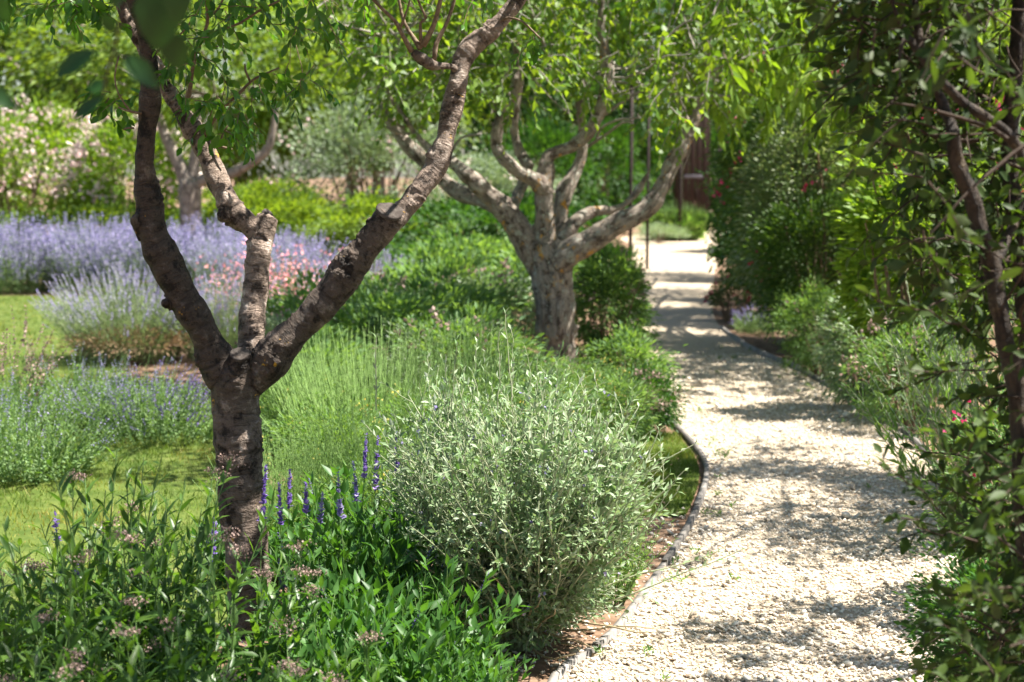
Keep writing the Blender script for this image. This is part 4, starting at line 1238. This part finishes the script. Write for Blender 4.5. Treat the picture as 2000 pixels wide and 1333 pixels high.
for k, (px, py, h) in enumerate([(520, 905, 120), (545, 945, 85), (566, 920, 80), (597, 945, 65), (660, 925, 90), (715, 850, 95), (738, 855, 110), (772, 845, 90), (690, 905, 80), (108, 1005, 60), (150, 1075, 60), (420, 1010, 80), (545, 1095, 90), (815, 990, 60), (830, 1170, 60), (405, 1060, 70), (630, 960, 70), (790, 900, 90)]):
    Y = 5.75 if px > 500 else 4.9
    Y = Y if px < 680 else 6.1
    top = P(px, py, Y); foot = np.array([top[0] + random.uniform(-.07, .07), Y + random.uniform(-.05, .05), 0.0])
    t = thing('salvia_spike', foot, '', 'flower', GQ)
    t['label'] = ['purple salvia spike right beside the plum trunk', 'short purple salvia spike second from the plum trunk', 'purple salvia spike third from the plum trunk', 'dark small salvia spike fourth from the plum trunk',
                  'faded lilac salvia spike left of the silver bush', 'dark purple salvia spike leftmost of the three by the silver bush', 'tallest dark purple salvia spike by the silver bush', 'purple salvia spike touching the silver bush',
                  'lilac salvia spike below the spear stems', 'nearly black salvia spike over the lawn at lower left', 'violet salvia spike among the pink heads at lower left', 'lilac salvia spike left of the plum trunk',
                  'purple salvia spike in front of the trunk foot', 'faint salvia spike in the left flank of the silver bush', 'low salvia spike under the left flank of the silver bush', 'low lilac salvia spike left of the trunk foot',
                  'small salvia spike above the leafy patch', 'salvia spike partly hidden by the silver leaves'][k]
    s = stem(foot, (0, 0, 1), top[2], 7, 0, .02); s = s + (top - s[-1]) * np.linspace(0, 1, 8)[:, None]
    tb = Tubes(); tb.add(s, np.linspace(.002, .001, 8), 5, False); tb.build('stem', t, M['green_stem'])
    fl = Leaves('mid'); frac = h / FPX * Y / top[2]
    nw = int(h / 6)
    for q in range(nw):
        if random.random() < .12: continue
        foliate(fl, s, random.choice([2, 3, 3, 4]), 1 - frac * (q + .6) / nw, 1 - frac * q / nw, random.uniform(.8, 1.4), .024 * (.55 + .6 * q / nw), .8, 'opp', .2, .5, .2)
    fl.build('blossoms', t, M['salvia_flower'] if k not in (4, 8, 16) else M['lavender_flower'])


# ================================================================== FOREGROUND HERBS AT LOWER LEFT
def lance_plant(loc, n, h, label, seed, heads=.5):
    R = np.random.default_rng(seed)
    t = thing('flat_headed_herb', (loc[0], loc[1], 0), label, 'plant', 'herbs with lance leaves and dusty pink heads')
    tb = Tubes(); lv = Leaves('lance'); fl = Leaves('blossom')
    for k in range(n):
        a = R.random() * 6.28; q = R.random() ** .5
        L = h * R.uniform(.75, 1.08)
        s = stem((loc[0] + .1 * q * math.cos(a), loc[1] + .1 * q * math.sin(a), 0), (.32 * q * math.cos(a), .32 * q * math.sin(a), 1), L, 8, 0, .05, R)
        tb.add(s, np.linspace(.0035, .0015, 9), 5, False)
        foliate(lv, s, 25, .06, .97, 1.0, .115, .23, 'alt', .45, .3, .45, R, sag=.05)
        if R.random() < heads:
            top = s[-1]
            for j in range(7):
                d = nrm(np.array([R.normal(0, .55), R.normal(0, .55), 1])); s2 = stem(top - [0, 0, .015], d, R.uniform(.025, .045), 3, 0, .1, R)
                tb.add(s2, np.full(4, .0008), 3, False)
                m = 12
                pp = s2[-1] + R.normal(0, 1, (m, 3)) * np.array([.011, .011, .004])
                fl.add(pp, R.normal(0, 1, (m, 3)) + [0, 0, .8], R.normal(0, 1, (m, 3)), .0065, .006)
    tb.build('stems', t, M['green_stem'], kind='stuff')
    lv.build('foliage', t, M['lance_leaf'], big=150)
    fl.build('flower_heads', t, M['dusty_pink_flower'])


LP = [(-1.08, 4.55, .86, 'tall herb with dusty pink heads rising over the lawn'), (-1.28, 4.3, .68, 'herb with dusty heads at the left frame edge'), (-.82, 4.6, .62, 'herb with a broad pink head left of the plum trunk'),
      (-.88, 4.15, .54, 'herb with pink heads below the tall one'), (-.5, 4.35, .42, 'herb in front of the plum trunk foot'), (-1.12, 3.95, .5, 'lower herb near the left bottom corner'),
      (-.66, 3.95, .44, 'low herb at the bottom left of the plum trunk'), (-.36, 4.15, .36, 'low herb right of the plum trunk foot'), (-.88, 3.75, .42, 'lowest herb at the bottom edge'), (-1.1, 4.95, .74, 'herb behind the tall one on the lawn side'),
      (-1.4, 4.75, .6, 'herb with brown heads leaning at the left edge'), (-.95, 3.5, .36, 'herb cut by the bottom edge at lower left'), (-.5, 3.75, .34, 'herb cut by the bottom edge below the trunk'), (-1.2, 3.55, .42, 'herb filling the bottom left corner')]
for i, (x, y, h, lab) in enumerate(LP):
    lance_plant((x, y), 24, h, lab, 40 + i, .2)


# ================================================================== RIGHT SIDE SHRUBS
def right_shrubs():
    bush('evergreen_shrub', (3.05, 18.6), (.8, 1.2), 2.9, 34000, .06, .4, 'mid_leaf', 'tall dark shrub with crimson flowers at the right of the far path', 'shrub', None, ('crimson_flower', 330, 1.0), clumps=170, spread=.11, top=1, fl_size=.05, kind='two')
    bush('olive_shrub', (2.85, 15.8), (.85, .9), 2.5, 34000, .055, .38, 'olive_leaf', 'tall grey green shrub with small glinting leaves right of the path', 'shrub', None, None, clumps=170, spread=.11, top=1, stems=30)
    bush('myrtle_shrub', (2.7, 14.8), (.62, .55), 1.5, 20000, .045, .35, 'mid_leaf', 'dark green mounded shrub overhanging the right timber edging', 'shrub', None, ('crimson_flower', 50, .95), clumps=130, spread=.12, top=1, fl_size=.035)
    bush('fine_shrub', (2.42, 13.3), (.36, .4), .72, 8000, .035, .25, 'herb_leaf', 'low yellowish green shrub at the bend of the right edging', 'shrub', None, ('dusty_pink_flower', 60, 1.0), clumps=90, spread=.14, top=1, fl_size=.02)
    spiky('blue_tuft', (2.42, 16.9), .25, .28, 120, 'lav_leaf', 'lavender_flower', 'low bluish tuft at the right path edge', 'plant', None, leaf=.05, lw=.12, nleaf=8, flower_len=.05, fsize=.012, fan=.8, stem_mat='green_stem')
    bush('crimson_tuft', (2.3, 18.2), .22, .45, 1600, .04, .35, 'hedge_leaf', 'small plant with crimson flowers by the right path edge', 'plant', None, ('crimson_flower', 40, 1.0), fl_size=.035)
    bush('laurel_shrub', (2.72, 11.4), (.5, .5), 1.8, 9000, .075, .42, 'bright_leaf', 'lime green broad leaved shrub behind the dark evergreen', 'shrub', None, None, clumps=110, spread=.12, top=1, kind='mid')
    bush('spirea_shrub', (2.52, 10.7), (.4, .4), .72, 7500, .032, .35, 'herb_leaf', 'rounded shrub with dusty pink heads beyond the right edging', 'shrub', None, ('dusty_pink_flower', 260, 1.0), clumps=100, spread=.13, top=1, kind='mid', fl_size=.025)
    bush('grey_herb', (2.45, 11.9), .3, .85, 3500, .05, .3, 'silver_leaf', 'grey white herb right of the dark hollow', 'plant', None, None, clumps=60, spread=.15, top=1, kind='mid')
    bush('pink_azalea', (3.3, 12.6), (.6, .5), 2.1, 4500, .06, .45, 'herb_leaf', 'shrub with pale and crimson flowers glimpsed through the evergreen', 'shrub', None, ('crimson_flower', 260, 1.0), clumps=60, spread=.15, top=1, fl_size=.05)
    spiky('buddleia_plant', (2.2, 7.5), .4, 1.0, 60, 'herb_leaf', None, 'light green long leaved plant with arching shoots at the right path edge', 'plant', None, leaf=.085, lw=.2, nleaf=18, fan=.55, foliage_to=1.0, kind='mid', spike_frac=0, stem_mat='pale_stem', stem_r=.003, wob=.09, big=200)
    spiky('buddleia_plant', (2.45, 8.6), .45, 1.15, 60, 'grey_leaf', None, 'taller grey green plant behind the light green one at the right', 'plant', None, leaf=.08, lw=.22, nleaf=18, fan=.5, foliage_to=1.0, kind='mid', spike_frac=0, stem_mat='pale_stem', stem_r=.003, wob=.09)
    bush('crimson_sage', (1.95, 6.4), (.32, .35), .85, 6000, .035, .4, 'herb_leaf', 'green sage with crimson flowers low at the right', 'plant', None, ('crimson_flower', 60, 1.0), clumps=90, spread=.14, top=1, fl_size=.022, kind='mid')
    bush('box_shrub', (1.42, 4.75), (.27, .4), .6, 11000, .023, .5, 'sage_leaf', 'small leaved green shrub overhanging the gravel at lower right', 'shrub', None, ('crimson_flower', 16, .9), clumps=150, spread=.13, top=1, kind='mid', big=250, fl_size=.016, stems=30)
    bush('fine_shrub', (1.6, 4.0), (.3, .3), .55, 5000, .025, .45, 'sage_leaf', 'dark small leaved shrub in the lower right corner', 'shrub', None, None, clumps=100, spread=.13, top=1, kind='mid')


right_shrubs()


def evergreen():
    """near tree at the right edge: dark crooked stems, leathery leaves"""
    z = 3.9
    t = thing('evergreen_tree', (1.25, 3.95, 0), 'near dark leaved evergreen with crooked trunks filling the right edge', 'tree')
    L = [[(2040, 1350, z, 60), (2010, 1050, z, 55), (1995, 850, z, 48), (1983, 748, z, 42), (1965, 678, z, 38), (1948, 590, z, 37), (1937, 525, z, 35), (1916, 455, z - .02, 31), (1895, 378, z - .03, 31), (1867, 315, z - .04, 32), (1862, 262, z - .05, 27), (1840, 200, z, 22), (1800, 120, z, 20), (1790, 30, z, 16), (1780, -60, z, 14)],
         [(2030, 380, z - .1, 28), (1990, 290, z - .1, 24), (1951, 245, z - .12, 22), (1890, 208, z - .14, 20), (1825, 140, z - .15, 19), (1769, 66, z - .15, 17), (1745, 10, z - .16, 15), (1730, -60, z - .16, 13)],
         [(1937, 530, z, 26), (1965, 470, z + .05, 22), (1992, 415, z + .1, 20), (2030, 350, z + .1, 18)],
         [(2030, 800, z + .2, 50), (2005, 600, z + .2, 44), (1985, 450, z + .2, 38), (1972, 330, z + .2, 34), (1976, 200, z + .2, 32), (1987, 100, z + .2, 30), (1992, -20, z + .2, 28)],
         [(1769, 70, z - .15, 12), (1757, 110, z - .18, 10), (1758, 160, z - .2, 9), (1742, 205, z - .22, 7)]]
    grow_skin('trunk', [ctrl(l) for l in L], .0065, M['dark_bark'], t, lambda V, co: .003 * noise3(co * np.array([60, 60, 25]), 3) + .0025 * noise3(co * 35, 4), 3, .03)
    tb = Tubes(); lv = Leaves('fine'); R = random.Random(21)
    LPX = np.array([[a + (c - a) * f, b + (d - b) * f] for l in L[:4] for (a, b, _, _), (c, d, _, _) in zip(l[:-1], l[1:]) for f in (0, .25, .5, .75)])
    def TD(px, py): return np.hypot(LPX[:, 0] - px, LPX[:, 1] - py).min()
    def edge(py):      # left outline of the mass in the photo
        return np.interp(py, [-300, 0, 120, 200, 330, 480, 560, 700, 850, 950, 1100, 1200, 1333, 1500], [1600, 1620, 1640, 1680, 1720, 1730, 1760, 1790, 1800, 1830, 1880, 1850, 1840, 1830])
    n = 0
    while n < 1300:
        py = R.uniform(-420, 1400)
        px = edge(py) + 30 + abs(R.gauss(0, 1)) * 230 + R.uniform(0, 40)
        if px > 2500: continue
        dens = np.interp(py, [-400, 480, 600, 900, 1000, 1400], [1, .9, .25, .3, .75, .9])
        if px > 1950: dens = max(dens, .7)
        if R.random() > dens: continue
        if 560 < py < 830 and px < 1900 and R.random() < .6: continue
        Y = z + R.gauss(.12, .3)
        if Y < 3.1: continue
        if Y < z + .12 and TD(px, py) < 48 and R.random() < .93: continue
        p = P(px, py, Y)
        d = np.array([R.gauss(-.25, .8), R.gauss(-.2, .7), R.gauss(-.05, .6)])
        s = stem(p, d, R.uniform(.1, .24), 5, .2, .15)
        tb.add(s, np.linspace(.0025, .001, 6), 4, False)
        foliate(lv, s, 8, .15, 1, .85, .053, .5, 'alt', .45, .4, .3)
        n += 1
    for k in range(30):     # bare connecting twigs
        py = R.uniform(-100, 1300); px = edge(py) + R.uniform(180, 420)
        p = P(px, py, z + R.gauss(0, .2)); d = np.array([R.gauss(-.5, .5), R.gauss(0, .4), R.gauss(.4, .6)])
        tb.add(stem(p, d, R.uniform(.2, .5), 8, .1, .16), np.linspace(.006, .002, 9), 5, False)
    # single sprays that reach over the gravel
    for (a, b) in (((1900, 640), (1700, 580)), ((1850, 1010), (1710, 890)), ((1960, 1180), (1790, 1150)), ((1900, 1060), (1745, 1010)), ((1920, 1240), (1790, 1210)),
                   ((1760, 20), (1600, 60)), ((1760, 130), (1610, 190))):
        A = P(*a, z - .1); B = P(*b, z - .2)
        s = np.linspace(A, B, 8) + np.array([R.gauss(0, .006) for _ in range(24)]).reshape(8, 3)
        tb2 = Tubes(); tb2.add(s, np.linspace(.003, .0012, 8), 5); tb2.build('branch', t, M['dark_twig'])
        foliate(lv, s, 15, .1, 1, .8, .05, .45, 'alt', .5, .3, .2)
    thin_out(lv, [P(1878, 225, 3.75), P(1865, 300, 3.85), P(1890, 380, 3.85), P(1905, 430, 3.85), P(1880, 250, 3.8), P(1950, 600, 3.85), P(1985, 130, 3.95), P(1800, 420, 4.0), P(1760, 160, 3.8)], .05, .06)
    tb.build('twigs', t, M['dark_twig'], kind='stuff')
    lv.build('crown', t, M['dark_leaf'], big=300)


evergreen()


# bright hanging canopy of the tree over the path, upper right of the middle
def hanging():
    t = thing('walnut_tree', (4.1, 15.2, 0), 'bright leafy tree whose long hanging leaves arch over the far path', 'tree')
    tb = Tubes()
    tb.add(spline([[4.1, 15.2, -.1, .14], [4.0, 15.2, 1.5, .11], [3.7, 15.1, 2.8, .08], [3.0, 15, 3.6, .05], [2.3, 15, 3.9, .03]], .2)[:, :3], .08, 10)
    tb.build('trunk', t, M['old_bark'])
    lv = Leaves('mid'); tw = Tubes(); R = random.Random(3); n = 0
    while n < 520:
        px = R.uniform(1330, 2050); py = R.uniform(-500, 260)
        lim = np.interp(px, [1330, 1430, 1520, 1600, 1680, 1800, 2050], [120, 160, 200, 240, 300, 330, 330])
        if py > lim: continue
        p = P(px, py, 14.2 + R.gauss(0, .9))
        s = stem(p, (R.uniform(-1, 1), R.uniform(-1, 1), R.uniform(-.8, .2)), R.uniform(.3, .6), 5, 1.2, .1)
        tw.add(s, np.linspace(.004, .0015, 6), 3, False)
        foliate(lv, s, 8, .1, 1, .8, .17, .36, 'opp', .5, .3, .2, sag=.45)
        n += 1
    for q in ((4.1, 15.9, 4.1), (4.3, 18.8, 4.4), (4.5, 22.0, 4.7), (4.8, 25.2, 5.0)):  # leaf masses added above the view to shade the far path
        blob_leaves(lv, 2600, q, (1.15, 1.5, .55), .14, .42, 26, .2, .4)
        tw.add(spline([[3.6, 15.2, 3.2, .04], [3.7, (15.2 + q[1]) / 2, 4.0, .03], [q[0], q[1], q[2], .02]], .2)[:, :3], .03, 6)
    thin_out(lv, [np.array([2.3 + .25 * (k % 3), 15.0 + .2 * (k % 2), .8 + .35 * (k // 3), .30]) for k in range(12)] + [np.array([2.2, 18.2, 1.0 + .5 * k, .35]) for k in range(4)], .3)
    tw.build('twigs', t, M['twig'], kind='stuff')
    lv.build('crown', t, M['bright_leaf'], big=120)


hanging()

# trees beside the path outside the picture; their crowns dapple the gravel
small_tree('path_side_tree', (3.8, 8.1), [[[3.8, 8.1, -.1, .12], [3.7, 8.1, 1.4, .1], [3.5, 8.0, 2.6, .07], [3.2, 8.0, 3.4, .04]]], [((3.1, 8.3, 3.6), (1.3, 1.6, .55), 1.0)], 'apple_leaf',
           'leafy tree at the right of the path whose low crown dapples the gravel', nleaf=9600, size=.075, clumps=46, spread=.13, bark_thin=True)
small_tree('path_side_tree', (3.4, 5.6), [[[3.4, 5.6, -.1, .1], [3.3, 5.6, 1.5, .08], [3.0, 5.6, 2.7, .05]]], [((2.85, 5.5, 3.1), (.75, .8, .45), 1.0)], 'apple_leaf',
           'smaller leafy tree right of the path near the camera', nleaf=2500, size=.07, clumps=22, spread=.12, bark_thin=True)

# ================================================================== POSTS, GATE, FAR END
M['rust'] = plain_mat('rust', [(.018, .011, .009), (.03, .017, .014), (.05, .026, .02)], .8, 5, .3, .3)
M['steel'] = plain_mat('steel', [(.1, .09, .11), (.15, .14, .17)], .45, 20, 0, .5)


def box(name, c, s, mat, parent, bev=.004):
    x, y, z = [q / 2 for q in s]
    V = [(c[0] + a * x, c[1] + b_ * y, c[2] + d * z) for a in (-1, 1) for b_ in (-1, 1) for d in (-1, 1)]
    F = [(0, 1, 3, 2), (4, 6, 7, 5), (0, 4, 5, 1), (2, 3, 7, 6), (0, 2, 6, 4), (1, 5, 7, 3)]
    o = link(name, make_mesh(name, V, F, mat, np.full(8, .5)), parent)
    m = o.modifiers.new('b', 'BEVEL'); m.width = bev; m.segments = 2
    return o


def gate():
    g0 = P(1351, 440, 46)
    x = g0[0]
    t = thing('garden_gate', (x, 46, 0), 'tall dark brown metal gate leaf at the end of the path', 'gate')
    W = 60 / FPX * 46
    n = 5
    for k in range(n):
        box('board', ((-W / 2 + W / n * (k + .5)), 0, 1.62), (W / n - .012, .04, 3.1), M['rust'], t)
    box('frame', (0, .045, 3.22), (W + .06, .05, .08), M['rust'], t)
    box('frame', (-W / 2 - .03, .045, 1.6), (.06, .05, 3.2), M['rust'], t)
    box('frame', (W / 2 + .03, .045, 1.6), (.06, .05, 3.2), M['rust'], t)
    box('bar', (.03, -.035, 1.68 - (345 - 320) / FPX * 46 + .0), (W * .62, .03, .09), M['steel'], t)
    box('latch', (.12, -.04, .85), (.05, .04, .35), M['rust'], t)


gate()
GR = 'thin rusty garden posts beside the far path'
for px, py0, w, lab, Y in ((1231, 520, 7, 'thin rusty post left of the pair behind the second tree', 27.5), (1264, 525, 6, 'thin rusty post standing at the path edge', 27.3), (1327, 470, 8, 'thin rusty post left of the brown gate', 37.0), (1402, 470, 9, 'dark rusty post right of the brown gate', 37.2)):
    b = P(px, 500, Y); t = thing('garden_post', (b[0], Y, 0), lab, 'post', GR)
    r = w / 2 / FPX * Y
    tb = Tubes(); s = np.array([[b[0], Y, -.1], [b[0], Y, 1.0], [b[0] + .01, Y, 2.9]]); tb.add(s, [r, r, r * .9], 8); tb.build('shaft', t, M['rust'])
    tb = Tubes(); tb.add(np.array([[b[0] + .01, Y, 2.88], [b[0] + .01, Y, 2.91], [b[0] + .01, Y, 2.94], [b[0] + .01, Y, 2.97]]), [r * .8, r * 1.8, r * 1.7, r * .3], 10); tb.build('finial', t, M['rust'])
fg = spiky('grass_clump', (*P(1325, 462, 37.5)[:2],), (.7, .5), .88, 420, 'spear_grass', None, 'tall bright green grass clump in front of the gate', 'grass', None, leaf=.3, lw=.05, nleaf=5, fan=.4, foliage_to=.6, stem_r=.006, spike_frac=0)
place_copy(fg, (*P(1300, 462, 38)[:2], 0), 2.0, .85, 'second tall bright grass clump left of the gate')
bush('gate_shrub', (*P(1372, 440, 43)[:2],), .35, .5, 2000, .06, .4, 'hedge_leaf', 'low dark shrub with pale plumes at the foot of the gate', 'shrub', None, ('dusty_pink_flower', 50, 1.0))
bush('pale_tuft', (*P(1290, 470, 36)[:2],), .5, .4, 3000, .05, .3, 'silver_leaf', 'low silvery tuft at the left of the sunlit path end', 'plant')
place_copy(hb, (*P(1545, 480, 33)[:2], 0), 1.0, (.9, .9, 2.4), 'tall dark shrub closing the right side of the far path', GH)
place_copy(hb, (3.15, 20.7, 0), 2.2, (.55, .6, 1.1), 'dark shrub at the right path edge before the bright end', GH)
place_copy(hb, (3.7, 24.5, 0), 3.2, (.6, .7, 1.5), 'taller dark shrub at the right of the far path', GH)
for x_, y_, l_ in ((3.3, 49, 'dark hedge shrub far behind the left garden post'), (4.6, 50, 'dark hedge shrub behind the left edge of the gate'), (6.0, 50.5, 'dark hedge shrub directly behind the gate')):
    place_copy(hb, (x_, y_, 0), x_, (.8, .8, 2.2), l_, GH)
place_copy(pb, (-5.0, 34, 0), 2.0, 1.1, 'bright shrub far behind the pale forked trunk', GL)
place_copy(pb, (-3.9, 30, 0), 4.0, .95, 'bright shrub between the pink and the grey shrubs', GL)
place_copy(pb, (-12, 29, 0), 5.0, 1.1, 'bright shrub at the far left corner', GL)
place_copy(hb, (7.5, 47, 0), 1.6, (.8, .8, 2.6), 'tall dark shrub right of the gate', GH)


# ================================================================== BLURRED LEAVES CLOSE TO THE CAMERA, UPPER LEFT
def close_spray():
    t = thing('overhanging_spray', P(240, -60, 2.3), 'close out of focus spray of large dark leaves hanging at the upper left', 'branch')
    tb = Tubes()
    for l in ([(255, -80, 2.3, 9), (236, 30, 2.3, 8), (225, 90, 2.3, 7), (210, 140, 2.3, 6), (202, 185, 2.3, 5)], [(300, -70, 2.3, 7), (310, 0, 2.3, 6), (318, 40, 2.3, 5)],
              [(225, 105, 2.3, 4), (238, 112, 2.3, 4), (250, 110, 2.3, 4)], [(222, 82, 2.3, 3), (190, 98, 2.3, 3)]):
        s = spline(ctrl(l), .02); tb.add(s[:, :3], s[:, 3], 6)
    tb.build('twig', t, M['dark_twig'])
    lv = Leaves('fine')
    for (a, b, w, Y) in (((318, -60), (305, 105), .62, 2.25), ((330, 60), (352, 140), .75, 2.3), ((238, 104), (312, 172), .5, 2.3), ((190, 98), (108, 155), .42, 2.35), ((350, -60), (345, 60), .5, 2.2), ((200, 25), (222, 70), .6, 2.4),
                         ((205, 175), (170, 165), .8, 2.4), ((205, 188), (140, 240), .35, 2.4), ((-40, 175), (38, 205), .5, 2.3), ((-10, -20), (12, 50), .5, 2.4), ((262, -70), (215, 20), .45, 2.25)):
        A = P(*a, Y); B = P(*b, Y + .01); L = np.linalg.norm(B - A)
        lv.add(A, B - A, np.array([random.uniform(-.3, .3), -1, .35]), L, L * w)
    lv.build('leaves', t, M['shade_toned_leaf'], big=40)
    up = Leaves('two')
    blob_leaves(up, 3000, (.45, 2.25, 3.6), (.9, .8, .5), .07, .5, 30, .2, .4)  # unseen leaf mass added overhead to shade the spray
    up.build('crown', t, M['plum_leaf'])


close_spray()

# fallen leaves on the gravel and the soil
x = RNG.uniform(-.6, 2.4, 3000); y = RNG.uniform(5, 16, 3000); ok = in_poly(x, y, [(p[0] - .25, p[1]) for p in LS if p[1] < 17] + [tuple(p) for p in RS[::-1] if p[1] < 17])
lv = Leaves('two'); n = int(ok.sum())
lv.add(np.c_[x[ok], y[ok], np.full(n, .024)], np.c_[RNG.normal(0, 1, (n, 2)), RNG.normal(0, .15, n)], np.c_[RNG.normal(0, .3, (n, 2)), np.ones(n)], RNG.uniform(.008, .03, n), RNG.uniform(.006, .015, n))
e = bpy.data.objects.new('tmp', None)
o = lv.build('leaf_litter', e, M['dry_leaf'], base=(0, 0, 0)); o.parent = None; bpy.data.objects.remove(e)
tag(o, 'dry brown leaves scattered over the gravel path', 'leaf litter', kind='stuff')

for o in scene.objects:
    if 'used' in o: del o['used']
